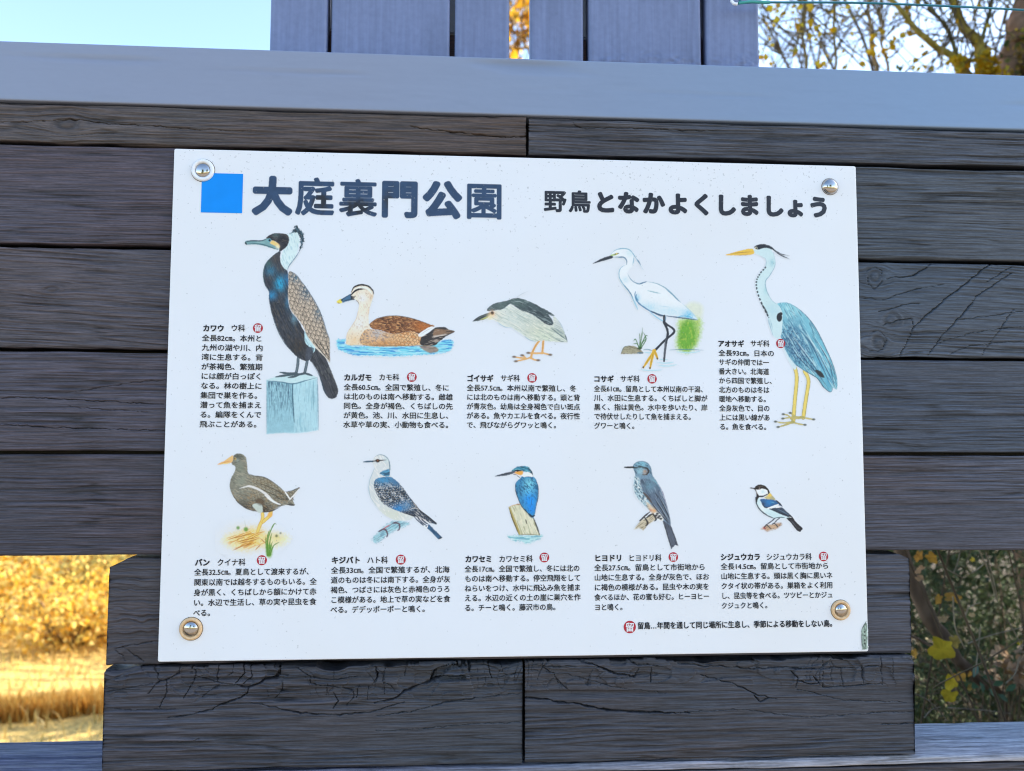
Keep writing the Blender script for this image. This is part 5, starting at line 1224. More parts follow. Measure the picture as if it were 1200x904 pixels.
# blue square, chipped corner strip
def flat(name, pts, col, y=-0.0003, mat=None):
    V = [(a, y, b) for a, b in pts]
    m = mat or mat_plain(name+'_print', alb(col), rough=0.35, spec=0.2, var=0.05, freq=40, bump=0)
    return mesh(name, V, [list(range(len(V)))], m, SIGN)
flat('blue_square', [(-.3865, .2235), (-.3383, .2235), (-.3383, .2715), (-.3865, .2715)], (2, 140, 246))['label'] = 'bright blue printed square before the title'
A = Art((1006, 724, 1019, 765), 965, 690, .0941, ss=2.5, seed=99)
m = A.fill([(470, 515), (530, 405), (545, 470), (548, 755), (480, 762)], (150, 178, 172), smooth=False, tex=.25); A.flow(m, 80, 4, .8, (70, 88, 86), .7, .1)
for y in (540, 585, 640, 685): A.spot(512, y, 1.0, (30, 36, 36), .9, 1)
A.line([(470, 515), (530, 408)], 1.1, (60, 76, 76), .9); A.line([(472, 515), (480, 760)], 1.1, (66, 84, 84), .9)
A.finish('peeled_strip')

# ---- fixings
def lathe(name, prof, n, x, z, y0, mat, parent, smooth=True):
    """prof: (radius, height towards the viewer)"""
    V, F = [], []
    for r, h in prof:
        for k in range(n):
            a = 2*math.pi*k/n; V.append((x+r*math.cos(a), y0-h, z+r*math.sin(a)))
    m = len(prof)
    for i in range(m-1):
        for k in range(n):
            l = (k+1) % n
            F.append([i*n+k, i*n+l, (i+1)*n+l, (i+1)*n+k])
    F.append([(m-1)*n+k for k in range(n)])
    F = [f[::-1] if False else f for f in F]
    return mesh(name, V, F, mat, parent, smooth)
M_CHROME, _t, _b = new_mat('polished_steel')
_b.inputs['Base Color'].default_value = (0.47, 0.45, 0.43, 1); _b.inputs['Metallic'].default_value = 1; _b.inputs['Roughness'].default_value = 0.07
_nz = N(_t, 'ShaderNodeTexNoise'); _nz.inputs['Scale'].default_value = 220; _nz.inputs['Detail'].default_value = 3
_tc = N(_t, 'ShaderNodeTexCoord'); _t.links.new(_tc.outputs['Object'], _nz.inputs['Vector'])
_bp = N(_t, 'ShaderNodeBump'); _bp.inputs['Strength'].default_value = 0.12; _bp.inputs['Distance'].default_value = 0.001
_t.links.new(_nz.outputs['Fac'], _bp.inputs['Height']); _t.links.new(_bp.outputs[0], _b.inputs['Normal'])
M_GRIME_SHADE = mat_plain('grime_shade', (0.16, 0.13, 0.10), rough=0.8, spec=0.1, var=0.5, freq=300, bump=0)
M_WPLAST = mat_plain('white_nylon', (0.82, 0.83, 0.84), rough=0.3, spec=0.5, var=0.03, freq=200, bump=0.05)
M_BRASS = mat_plain('yellowed_nylon', alb((206, 182, 146)), rough=0.35, spec=0.5, var=0.18, freq=260, bump=0.2, bdist=0.0006)
def dome(r, h, n=10, p0=0.0): return [(r*1.0, p0)]+[(r*math.cos(R_(90*k/n)), p0+h*math.sin(R_(90*k/n))) for k in range(n)]+[(r*0.04, p0+h)]
def ring(ro, ri, h): return [(ro, 0), (ro, h*0.5), (ro-h*0.25, h*0.85), (ro-h*0.6, h), ((ro+ri)/2, h*1.02), (ri+h*0.4, h*0.9), (ri, h*0.5), (ri, h*0.2), (ri*0.2, h*0.2)]
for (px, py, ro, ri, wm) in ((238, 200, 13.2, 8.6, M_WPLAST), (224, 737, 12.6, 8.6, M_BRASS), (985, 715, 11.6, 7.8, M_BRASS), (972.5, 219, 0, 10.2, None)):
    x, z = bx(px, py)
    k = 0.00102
    gr_ = disc('grime_shade_ring', x, z, (ro if wm is not None else ri)*k*1.055, M_GRIME_SHADE, SIGN, -0.00015)  # dirt disc that also paints the contact shade round each fixing
    if wm is not None:
        wsh = lathe('washer', ring(ro*k, ri*k, 0.0028), 40, x, z, -0.0001, wm, SIGN)
        wsh['label'] = 'white plastic washer' if wm is M_WPLAST else 'tan yellowed washer'
        lathe('screw_head', dome(ri*k*0.98, 0.0040 if wm is not M_WPLAST else 0.0028, 10, 0.0006), 40, x, z, -0.0001, M_CHROME, wsh)
    else:
        hd = lathe('screw_head', [(ri*k, 0), (ri*k, 0.0008), (ri*k*.93, 0.0016)]+[(ri*k*.9*math.cos(R_(9*q)), 0.0016+0.0048*math.sin(R_(9*q))) for q in range(1, 10)]+[(ri*k*.04, 0.0064)], 40, x, z, -0.0001, M_CHROME, SIGN)

# ------------------------------------------------------------------ plants
RNG = np.random.default_rng(7)
def leaves(name, C, D, U, L, W, col, mat, parent, fold=0.25, shape=0):
    """C centres, D direction, U up-ish vectors (n,3); L, W lengths and widths (n,); col (n,3)"""
    n = len(C)
    D = D/np.linalg.norm(D, axis=1, keepdims=True)
    S = np.cross(D, U); S /= np.linalg.norm(S, axis=1, keepdims=True)+1e-9
    Nn = np.cross(S, D)
    L_, W_ = L[:, None], W[:, None]
    base, tip = C-D*L_*0.5, C+D*L_*0.5-Nn*L_*0.12
    m1 = C-D*L_*0.08
    l1, r1 = m1+S*W_*0.5+Nn*W_*fold, m1-S*W_*0.5+Nn*W_*fold
    if shape == 0:
        V = np.stack([base, l1, tip, r1], 1).reshape(-1, 3)
        b = np.arange(n)[:, None]*4
        F = np.concatenate([b+np.array([0, 2, 1]), b+np.array([0, 3, 2])])
        k = 4
    else:                                        # broader, with shoulders
        l2, r2 = C+D*L_*0.22+S*W_*0.36+Nn*W_*fold*.6, C+D*L_*0.22-S*W_*0.36+Nn*W_*fold*.6
        V = np.stack([base, l1, l2, tip, r2, r1, C], 1).reshape(-1, 3)
        b = np.arange(n)[:, None]*7
        F = np.concatenate([b+np.array(t) for t in ([0, 6, 1], [1, 6, 2], [2, 6, 3], [6, 4, 3], [6, 5, 4], [0, 5, 6])])
        k = 7
    Cc = np.concatenate([np.repeat(col, k, 0), np.ones((n*k, 1))], 1)
    return mesh(name, V, F, mat, parent, False, Cc)

class Tubes:
    def __init__(self): self.V, self.F, self.C = [], [], []; self.o = 0
    def add(self, pts, r0, r1, col, n=6, sm=4, wob=0.0, seed=0, rr=None):
        p = catmull(pts, False, sm) if sm > 1 and len(pts) > 2 else np.array(pts, float)
        m = len(p)
        if wob:
            q = np.arange(m)
            p = p+wob*np.stack([vn(q*0.37, q*0+seed, 1), vn(q*0.37, q*0+seed, 2), vn(q*0.37, q*0+seed, 3)], -1)
        T = np.gradient(p, axis=0); T /= np.linalg.norm(T, axis=1, keepdims=True)+1e-9
        ref = np.array([0.3, 1, 0.2]); A_ = np.cross(T, ref); A_ /= np.linalg.norm(A_, axis=1, keepdims=True)+1e-9
        B_ = np.cross(T, A_)
        r = np.linspace(r0, r1, m) if rr is None else np.interp(np.linspace(0, 1, m), np.linspace(0, 1, len(rr)), rr)
        a = 2*np.pi*np.arange(n)/n
        jit = 1+0.12*vn(np.arange(m)[:, None]*0.6+np.zeros(n), np.arange(n)[None, :]*1.7+seed, 5) if n > 5 else 1
        V = p[:, None]+(A_[:, None]*np.cos(a)[None, :, None]+B_[:, None]*np.sin(a)[None, :, None])*(r[:, None]*jit)[..., None]
        idx = self.o+np.arange(m*n).reshape(m, n); nx = np.roll(idx, -1, 1)
        F = np.stack([idx[:-1], nx[:-1], nx[1:], idx[1:]], -1).reshape(-1, 4)
        self.V.append(V.reshape(-1, 3)); self.F.append(F); self.o += m*n
        c = np.asarray(col)*(1+0.25*RNG.standard_normal()*0.5)
        cc = np.broadcast_to(c, (m*n, 3))*(1+0.25*RNG.uniform(-1, 1, (m*n, 1)))
        self.C.append(np.clip(np.concatenate([cc, np.ones((m*n, 1))], 1), 0.003, 1))
        return p
    def build(self, name, mat, parent):
        return mesh(name, np.concatenate(self.V), np.concatenate(self.F), mat, parent, True, np.concatenate(self.C))

def rnd_dirs(n, up=0.0):
    d = RNG.standard_normal((n, 3)); d[:, 2] += up
    return d/np.linalg.norm(d, axis=1, keepdims=True)
def pick(n, pal, wts, var=0.2):
    i = RNG.choice(len(pal), n, p=np.array(wts)/sum(wts))
    return np.clip(np.array(pal)[i]*(1+var*RNG.uniform(-1, 1, (n, 1))), 0.004, 0.85)
def V3(x, y, z): return np.array([x, y, z], float)

# ---- sunny bank on the left: golden bushes, brown sedge, dry grass
GOLD = [(0.84, 0.50, 0.07), (0.85, 0.62, 0.15), (0.76, 0.37, 0.03), (0.60, 0.42, 0.08), (0.86, 0.70, 0.30)]
GREEN_ = [(0.36, 0.36, 0.14), (0.26, 0.26, 0.12), (0.66, 0.50, 0.14), (0.76, 0.56, 0.18)]
def bush(cx, cy_, r, h, n, pal, wts, label, group, lsz=0.05):
    GB = float(ground_z(np.array([cx]), np.array([cy_]))[0])
    root = empty('autumn_shrub', (cx, cy_, GB), label, 'shrub', group)
    T = Tubes()
    tips = []
    for k in range(18):
        a = RNG.uniform(0, 2*np.pi); q = RNG.uniform(0.25, 1)**0.6
        e = V3(cx+r*q*math.cos(a), cy_+r*q*math.sin(a), GB+h*(1.08-0.55*q*q)*RNG.uniform(0.75, 1.05))
        s = V3(cx+0.12*r*math.cos(a), cy_+0.12*r*math.sin(a), GB-0.02)
        mid = (s+e)/2+V3(0, 0, 0.14*h)+RNG.normal(0, 0.04, 3)
        T.add([s, mid, e], 0.012, 0.003, (0.16, 0.10, 0.05), 5)
        tips += [(s+mid)/2+RNG.normal(0, .05, 3), mid, (mid+e)/2, e, e+RNG.normal(0, 0.06, 3)]
    T.build('stems', M_BARK, root)
    tips = np.array(tips)
    i = RNG.integers(0, len(tips), n)
    C = tips[i]+RNG.normal(0, 1, (n, 3))*np.array([0.17, 0.17, 0.14])*r/0.9
    C[:, 2] = np.maximum(C[:, 2], GB+0.02)
    L = lsz*RNG.uniform(0.6, 1.4, n)
    clump = pick(len(tips), pal, wts, 0.3)
    col = 0.45*clump[i]+0.55*pick(n, pal, wts, 0.25)
    leaves('foliage', C, rnd_dirs(n), rnd_dirs(n, 1), L, L*0.62, col, M_LEAF, root)
gp = 'golden shrubs on the sunny bank'
LG = 'golden leaved autumn shrub growing on the sunny bank beyond the left opening'
bush(-3.05, 5.75, 0.62, 0.5, 2400, GREEN_, (2, 1, 3, 3), 'greyish green and gold shrub in the middle of the sunny bank beyond the left opening', gp, 0.045)
for row, (yy, sp) in enumerate(((4.95, 0.62), (5.6, 0.72), (6.35, 0.82), (7.2, 0.95), (8.2, 1.1), (9.3, 1.3))):
    nb = 5
    for q in range(nb):
        x = -(0.56*yy)+(q-2.1)*sp+0.12*row*(q % 2)-0.05
        if row == 1 and abs(x+3.05) < 0.4: continue
        bush(x+RNG.uniform(-.1, .1), yy+RNG.uniform(-.15, .15), RNG.uniform(0.42, 0.55)*(1+0.1*row), RNG.uniform(0.30, 0.45)*(1+0.1*row), 1500, GOLD, (4, 4, 2, 1, 3), LG, gp, 0.042+0.004*row)
# sedge strip
def grass(name, pts, hgt, wid, col, lean=0.25, **tg):
    n = len(pts)
    d = rnd_dirs(n); d[:, 2] = 0; H = hgt*RNG.uniform(0.6, 1.25, n)
    side = np.stack([-d[:, 1], d[:, 0], d[:, 2]], -1)
    side /= np.linalg.norm(side, axis=1, keepdims=True)+1e-9
    up = np.array([0, 0, 1.0])
    w_ = (wid*RNG.uniform(0.6, 1.3, n))[:, None]
    p0 = pts; p1 = pts+up*(H*0.55)[:, None]+d*(lean*0.3*H)[:, None]; p2 = pts+up*H[:, None]+d*(lean*H)[:, None]
    V = np.stack([p0-side*w_/2, p0+side*w_/2, p1-side*w_*0.4, p1+side*w_*0.4, p2], 1).reshape(-1, 3)
    b = np.arange(n)[:, None]*5
    F = np.concatenate([b+np.array(t) for t in ([0, 1, 3], [0, 3, 2], [2, 3, 4])])
    C = np.concatenate([np.repeat(col, 5, 0), np.ones((n*5, 1))], 1)
    return tag(mesh(name, V, F, M_LEAF, None, False, C), **tg)
n = 5200
a, b = ground_pt(-160, 862), ground_pt(125, 836)
q = RNG.uniform(0, 1, n)
p = a[None]*(1-q[:, None])+b[None]*q[:, None]+np.stack([RNG.normal(0, .05, n), RNG.uniform(-0.02, 0.16, n), np.zeros(n)], -1)
p[:, 2] = ground_z(p[:, 0], p[:, 1])-0.01
grass('sedge', p, 0.115, 0.007, pick(n, [(0.62, 0.33, 0.06), (0.46, 0.24, 0.05), (0.74, 0.48, 0.13)], (3, 1.3, 2.5)), 0.35, label='strip of brown upright sedge at the foot of the sunny bank', cat='grass', kind='stuff')
n = 26000
p = np.stack([RNG.uniform(-7, -1.2, n), RNG.uniform(2.6, 11, n), np.zeros(n)], -1); p[:, 2] = ground_z(p[:, 0], p[:, 1])-0.005
dl = (p[:, 0]-a[0])*(b[1]-a[1])-(p[:, 1]-a[1])*(b[0]-a[0])
p = p[(p[:, 1] > 5.0) | (RNG.uniform(0, 1, n) < 0.45)]
n = len(p)
grass('dry_grass', p, 0.10, 0.010, pick(n, [(0.66, 0.48, 0.16), (0.58, 0.38, 0.10), (0.72, 0.56, 0.26), (0.44, 0.34, 0.10)], (3, 2, 2, 1)), 0.9, label='dry straw coloured grass covering the sunny bank', cat='grass', kind='stuff')

# ---- right: trees behind the wall
def ZR(x, y): return (880+.26667*x, .26667*y)
BRK, MOSS, DBRK = (0.24, 0.17, 0.09), (0.30, 0.23, 0.05), (0.22, 0.165, 0.07)
YEL = [(0.80, 0.50, 0.02), (0.85, 0.60, 0.05), (0.72, 0.40, 0.02), (0.52, 0.46, 0.06)]
def stem_from(pts_z, y, base, dy=0.0):
    P_ = [P3(*ZR(*q), y+dy*i) for i, q in enumerate(pts_z)]
    b = np.array([base[0], base[1], GZ-0.05]); l = P_[-1]
    return P_+[l*(1-f)+b*f for f in (0.02, 0.05, 0.10, 0.2, 0.4, 0.65, 1.0)]
def twigs(T, along, n, ln, r, col, seed, fork=True, pool=None, up=0.6):
    """thin side shoots from a polyline"""
    for k in range(n):
        i = RNG.integers(0, max(1, len(along)-1)); s = along[i]
        d = rnd_dirs(1, up)[0]; d[1] *= 0.5; L_ = ln*RNG.uniform(0.4, 1.2)
        e = s+d*L_; m_ = (s+e)/2+RNG.normal(0, 0.06*L_, 3)
        q = T.add([s, m_, e], r, r*0.35, col, 4, 3)
        if pool is not None: pool += [m_, e]
        if fork:
            for f in range(2):
                s2 = m_ if f else (m_+e)/2
                d2 = d*0.6+rnd_dirs(1, 0.3)[0]*0.8; e2 = s2+d2*L_*0.5
                T.add([s2, (s2+e2)/2+RNG.normal(0, 0.03*L_, 3), e2], r*0.5, r*0.25, col, 3, 2)
                if pool is not None: pool += [e2]
def leaf_at(pts, size, pal, wts, name, root, spread=0.02, per=1, mat=None):
    pts = np.repeat(np.array(pts), per, 0); n = len(pts)
    C = pts+RNG.normal(0, spread, (n, 3)); L = size*RNG.uniform(0.7, 1.3, n)
    return leaves(name, C, rnd_dirs(n, -0.4), rnd_dirs(n), L, L*0.85, pick(n, pal, wts, 0.2), mat or M_LEAF, root, 0.2, 1)

# first tree: thin upright stems with sparse yellow leaves
base = (0.75, 1.5)
t1 = empty('slender_tree', (base[0], base[1], GZ), 'slender tree of thin dark stems with sparse yellow leaves beside the upright boards', 'tree')
T = Tubes(); pool = []
for pz, r, c in ((((225, -180), (240, 0), (228, 150), (247, 297)), 0.0036, DBRK), (((375, -200), (372, 0), (368, 150), (375, 302)), 0.003, DBRK)):
    P_ = T.add(stem_from(pz, 1.4, base), r, r*2.2, c, 6, 6, 0.004, 3); twigs(T, P_[:16], 20, 0.32, 0.0022, DBRK, 1, True, pool)
for pz in (((95, 85), (160, 150), (232, 215)), ((260, 55), (360, 150), (470, 240), (545, 292)), ((255, 108), (300, 200), (352, 292)), ((130, 80), (70, 185), (45, 240)), ((380, 190), (440, 250), (495, 302)), ((60, 190), (120, 240), (190, 232)), ((180, 0), (130, 80), (95, 92)), ((300, 0), (330, 60), (420, 120)), ((40, 60), (110, 110), (200, 190))):
    P_ = T.add([P3(*ZR(*q), 1.38) for q in pz], 0.0026, 0.0014, (0.12, 0.10, 0.04), 5, 5, 0.003, 4); twigs(T, P_, 4, 0.14, 0.0012, DBRK, 2, False, pool)
T.build('trunk', M_BARK, t1)
lp = [P3(*ZR(*q), 1.36) for q in ((105, 35), (122, 30), (95, 42), (205, 35), (255, 42), (215, 110), (207, 118), (262, 97), (255, 162), (105, 90), (50, 240), (60, 252), (45, 250), (85, 285), (410, 297), (485, 290), (355, 150), (185, 232), (140, 62), (295, 125), (75, 180), (300, 290), (22, 225))]
leaf_at(lp, 0.021, YEL, (3, 3, 1, 1), 'leaves', t1, 0.006, 3)
leaf_at([pool[i] for i in RNG.integers(0, len(pool), 90)], 0.013, YEL, (3, 3, 2, 1), 'small_leaves', t1, 0.006, 1)
# second tree
base = (1.02, 1.9)
t2 = empty('slender_tree', (base[0], base[1], GZ), 'slender brown stemmed tree with yellow leaf tufts left of the mossy branch', 'tree')
T = Tubes(); pool = []
for pz, r, c in ((((495, -180), (510, 0), (522, 120), (540, 240), (552, 308)), 0.0085, BRK), (((560, -180), (565, 0), (575, 150), (577, 200), (602, 305)), 0.005, BRK)):
    P_ = T.add(stem_from(pz, 1.8, base), r*0.7, r*1.5, c, 7, 6, 0.005, 5); twigs(T, P_[:20], 20, 0.36, 0.0026, DBRK, 3, True, pool)
for pz in (((655, 45), (610, 110), (568, 182)), ((720, -20), (735, 80), (745, 155)), ((600, 150), (640, 110), (690, 70)), ((600, 260), (640, 230), (680, 180))):
    P_ = T.add([P3(*ZR(*q), 1.8) for q in pz], 0.0032, 0.0018, BRK, 5, 5, 0.003, 6); twigs(T, P_, 4, 0.16, 0.0013, DBRK, 4, False, pool)
T.build('trunk', M_BARK, t2)
lp = [P3(*ZR(*q), 1.78) for q in ((565, 130), (525, 172), (590, 230), (578, 240), (600, 225), (565, 245), (685, 75), (700, 48), (640, 70), (695, 150), (705, 145), (540, 240), (615, 190), (520, 205))]
leaf_at(lp, 0.024, YEL, (3, 3, 1, 1), 'leaves', t2, 0.008, 4)
leaf_at([pool[i] for i in RNG.integers(0, len(pool), 90)], 0.016, YEL, (3, 3, 2, 1), 'small_leaves', t2, 0.006, 1)
# third tree: thick trunk on the right edge, mossy forks, ivy, unseen crown added to shade the wall
base = (1.72, 1.72)
t3 = empty('large_tree', (base[0], base[1], GZ), 'thick barked tree at the right edge with mossy forked branches rising behind the cap', 'tree')
T = Tubes(); pool = []
y3 = 1.7
tr = [P3(1290, -330, y3+0.3), P3(1240, -150, y3+0.1), P3(*ZR(1225, 0), y3), P3(*ZR(1200, 90), y3), P3(*ZR(1182, 210), y3), P3(*ZR(1170, 330), y3), P3(1193, 250, y3), P3(1200, 450, y3), P3(1212, 660, y3), P3(1235, 900, y3), V3(base[0]+.05, base[1], GZ-0.1)]
T.add(tr, 0.05, 0.09, (0.24, 0.15, 0.10), 12, 6, 0.006, 9, rr=[0.05, 0.052, 0.052, 0.053, 0.058, 0.07, 0.062, 0.06, 0.06, 0.075, 0.10])
fork = P3(*ZR(1110, 420), y3)
for pz, rr in ((((830, -150), (890, 15), (930, 110), (1000, 200), (1022, 320), (1090, 430)), [0.010, 0.014, 0.016, 0.020, 0.030, 0.04]), (((560, -60), (640, 28), (720, 120), (800, 200), (895, 268), (938, 325), (1060, 430)), [0.006, 0.008, 0.010, 0.012, 0.014, 0.02, 0.03]),
               (((700, -80), (770, 20), (870, 135), (905, 250), (955, 325), (1060, 430)), [0.004, 0.005, 0.007, 0.008, 0.009, 0.02]), (((1085, -120), (1060, 12), (1030, 120), (1008, 225)), [0.004, 0.006, 0.007, 0.008])):
    P_ = T.add([P3(*ZR(*q), y3-0.04) for q in pz], 0, 0, MOSS if rr[0] != 0.004 else (0.11, 0.10, 0.04), 8, 6, 0.006, 10, rr=rr); twigs(T, P_[:len(P_)*3//4], 18, 0.36, 0.003, (0.11, 0.08, 0.05), 5, True, pool)
for pz in (((985, 100), (955, 190), (930, 300)), ((880, 50), (850, 180), (832, 292)), ((1140, 40), (1060, -10), (1000, -60)), ((1160, 160), (1090, 130), (1050, 60)), ((800, -10), (850, 60), (900, 130)), ((960, -20), (985, 80), (1010, 190)), ((1150, 30), (1115, 0), (1080, -30))):
    P_ = T.add([P3(*ZR(*q), y3-0.06) for q in pz], 0.0035, 0.002, DBRK, 5, 5, 0.004, 11); twigs(T, P_, 4, 0.2, 0.0015, DBRK, 6, False, pool)
leaf_at([pool[i] for i in RNG.integers(0, len(pool), 120)], 0.015, YEL, (3, 3, 2, 1), 'small_leaves', t3, 0.008, 1)
# limbs out of view carrying the crown added to block sun
crown = []
top = np.array(tr[0])
for k in range(26):
    e = V3(3.3+RNG.uniform(-1.0, 1.2), 1.4+RNG.uniform(-1.2, 1.6), 1.7+RNG.uniform(-1.0, 1.6))
    P_ = T.add([top, (top+e)/2+V3(0, 0, 0.25)+RNG.normal(0, .1, 3), e], 0.035, 0.008, BRK, 6, 5)
    crown += list(P_[len(P_)//3:])
T.build('trunk', M_BARK, t3)
lp = [P3(*ZR(*q), y3-0.05) for q in ((740, 5), (735, -4), (770, 230), (765, 240), (720, 270), (715, 262), (750, 210), (700, 300), (720, 305), (745, 308), (770, 300), (800, 298), (865, 260), (880, 270), (900, 262), (920, 270), (760, 185), (830, 5), (985, 85))]
for k in range(70):
    a = RNG.uniform(0, 1); lp.append(P3(*ZR(1020+RNG.normal(25, 32), 285+RNG.normal(10, 26)), y3-0.08))
for k in range(26): lp.append(P3(*ZR(905+RNG.normal(0, 30), 275+RNG.normal(0, 14)), y3-0.08))
leaf_at(lp, 0.021, YEL+[(0.40, 0.26, 0.03)], (3, 3, 1, 2, 2), 'leaves', t3, 0.006, 2)
iv = []
for k in range(150):
    s = RNG.uniform(0, 1); iv.append(P3(*ZR(1185+RNG.normal(20, 28), 150+210*s+RNG.normal(0, 10)), y3-0.07))
leaf_at(iv, 0.02, [(0.36, 0.25, 0.05), (0.16, 0.17, 0.05), (0.50, 0.34, 0.08), (0.12, 0.08, 0.04)], (2, 2, 1, 1), 'ivy', t3, 0.006, 1)
gl = [P3(*ZR(*q), y3-0.05) for q in ((1120, 178), (1130, 190), (1138, 150), (1068, 238), (1060, 245), (965, 252), (950, 258), (1105, 185), (640, 185), (650, 300), (610, 185))]
leaf_at(gl, 0.02, [(0.08, 0.13, 0.03), (0.14, 0.17, 0.05)], (1, 1), 'green_leaves', t3, 0.01, 2)
crown = np.array(crown); n = 22000
C = crown[RNG.integers(0, len(crown), n)]+RNG.normal(0, 0.30, (n, 3))
C = C[C[:, 0] > 0.25+0.74*(C[:, 1]+0.92)]
n = len(C); L = 0.125*RNG.uniform(0.6, 1.3, n)
leaves('crown', C, rnd_dirs(n, -0.3), rnd_dirs(n, 1), L, L*0.6, pick(n, [(0.05, 0.085, 0.025), (0.07, 0.10, 0.03), (0.10, 0.11, 0.03)], (2, 2, 1)), M_DARKLEAF, t3, 0.2, 1)
# a golden tree seen through the slot between the upright boards
bx_, by_ = 0.12, 3.4
t4 = empty('golden_tree', (bx_, by_, GZ), 'tree with amber leaves glimpsed through the slot between the upright boards', 'tree')
T = Tubes(); pool = []
P_ = T.add([V3(bx_, by_, GZ-.05), V3(bx_+.05, by_, 0), V3(bx_-.02, by_+.05, 1.2), V3(bx_+.03, by_, 2.2), V3(bx_, by_, 3.0)], 0.06, 0.015, BRK, 8, 6)
twigs(T, P_[12:], 60, 0.8, 0.008, BRK, 8, True, pool)
T.build('trunk', M_BARK, t4)
pool = np.array(pool); pool = pool[pool[:, 2] > 0.9]
n = 1500
C = pool[RNG.integers(0, len(pool), n)]+RNG.normal(0, 0.06, (n, 3))
C = C[C[:, 0] < 0.95]
n = len(C); L = 0.055*RNG.uniform(0.6, 1.3, n)
leaves('leaves', C, rnd_dirs(n, -0.4), rnd_dirs(n), L, L*0.8, pick(n, [(0.55, 0.28, 0.02), (0.62, 0.36, 0.04), (0.42, 0.20, 0.02), (0.66, 0.5, 0.2)], (3, 2, 2, 1)), M_LEAF, t4, 0.2, 1)
# fine far twigs against the sky
t5 = empty('bare_tree', (3.0, 4.6, GZ), 'bare fine twigged tree far behind the stems at the upper right', 'tree')
T = Tubes()
def grow(s, d, L_, r, lev):
    e = s+d*L_; m_ = (s+e)/2+RNG.normal(0, 0.05*L_, 3)
    P_ = T.add([s, m_, e], r, r*0.6, (0.15, 0.13, 0.11), 4 if lev < 3 else 3, 3)
    if lev >= 5: return
    for k in range(3 if lev < 4 else 2):
        d2 = d*0.85+rnd_dirs(1, 0.25)[0]*0.62; d2 /= np.linalg.norm(d2)
        q = RNG.uniform(0.45, 1.0)
        grow(s+(e-s)*q, d2, L_*RNG.uniform(0.6, 0.8), r*0.62, lev+1)
for dx_ in (-0.9, -0.45, 0.0, 0.5): grow(V3(3.0+dx_*.25, 4.6, GZ-.05), np.array([dx_*.32, 0, 1.0])/np.hypot(1, dx_*.32), 1.9, 0.05, 0)
T.build('trunk', M_BARK, t5)

# ---- undergrowth beyond the right opening
def inw(px, py, y): return P3(px, py, y)
us = empty('evergreen_shrub', (1.1, 1.05, GZ), 'dark fine leaved evergreen shrub filling the right opening', 'shrub')
T = Tubes(); tips = []
for k in range(130):
    s = V3(RNG.uniform(0.7, 2.6), RNG.uniform(0.3, 1.9), GZ-0.02)
    e = s+V3(RNG.normal(0, .45), RNG.normal(0, .25), RNG.uniform(0.5, 1.7)+0.35*(k % 2)); m_ = (s+e)/2+RNG.normal(0, .09, 3)
    e[1] = max(e[1], 0.26); m_[1] = max(m_[1], 0.26); e[2] = min(e[2], 0.30+0.42*e[1])
    P_ = T.add([s, m_, e], 0.0036, 0.0012, (0.10, 0.075, 0.05), 4, 4)
    for f in range(5):
        i = RNG.integers(len(P_)//4, len(P_)); d = rnd_dirs(1, 0.2)[0]; L_ = RNG.uniform(0.1, 0.32)
        e2 = P_[i]+d*L_; e2[1] = max(e2[1], 0.32)
        Q = T.add([P_[i], (P_[i]+e2)/2+RNG.normal(0, .02, 3), e2], 0.0016, 0.0008, (0.14, 0.11, 0.07), 3, 3); tips += list(Q)
    tips += list(P_[len(P_)//4:])
# pale bare twigs in front
for pz in (((1148, 645), (1160, 672), (1168, 702)), ((1156, 648), (1165, 680), (1170, 705)), ((1100, 660), (1112, 668), (1128, 676)), ((1126, 648), (1122, 662), (1118, 672)), ((1118, 700), (1120, 735), (1132, 760)), ((1070, 812), (1090, 822), (1112, 845)), ((1112, 830), (1150, 832), (1185, 836)), ((1150, 735), (1146, 770), (1144, 790)), ((1135, 755), (1160, 745), (1200, 735)), ((1084, 842), (1092, 832), (1104, 828)), ((1140, 672), (1150, 664), (1160, 656)), ((1196, 770), (1190, 790), (1180, 800)), ((1132, 725), (1136, 712), (1150, 706)), ((1180, 725), (1192, 745), (1200, 760))):
    T.add([P3(*q, 0.62) for q in pz], 0.0016, 0.0010, (0.26, 0.22, 0.16), 4, 4, 0.002, 3)
T.build('stems', M_BARK, us)
tips = np.array(tips); n = 100000
C = tips[RNG.integers(0, len(tips), n)]+RNG.normal(0, 0.05, (n, 3)); C = C[(C[:, 1] > 0.17) & (C[:, 2] < 0.36+0.44*C[:, 1]) & ((C[:, 1] > 0.96) | (C[:, 2] > -0.025-0.154*(C[:, 1]+0.92)))]
nb_ = 15000                                   # unseen leaf mass added to keep sun off the sill
C2 = np.stack([RNG.uniform(1.55, 2.8, nb_), RNG.uniform(0.20, 0.95, nb_), RNG.uniform(-1.3, 1.15, nb_)], -1)
C = np.concatenate([C, C2])
n = len(C); L = 0.021*RNG.uniform(0.5, 1.5, n)
L[-nb_:] *= 3.2
leaves('foliage', C, rnd_dirs(n, 0.1), rnd_dirs(n, 1), L, L*0.36, pick(n, [(0.07, 0.10, 0.045), (0.075, 0.105, 0.045), (0.10, 0.12, 0.055), (0.05, 0.07, 0.032), (0.16, 0.14, 0.08)], (4, 4, 3, 2, 0.8), 0.3), M_DARKLEAF, us, 0.2)
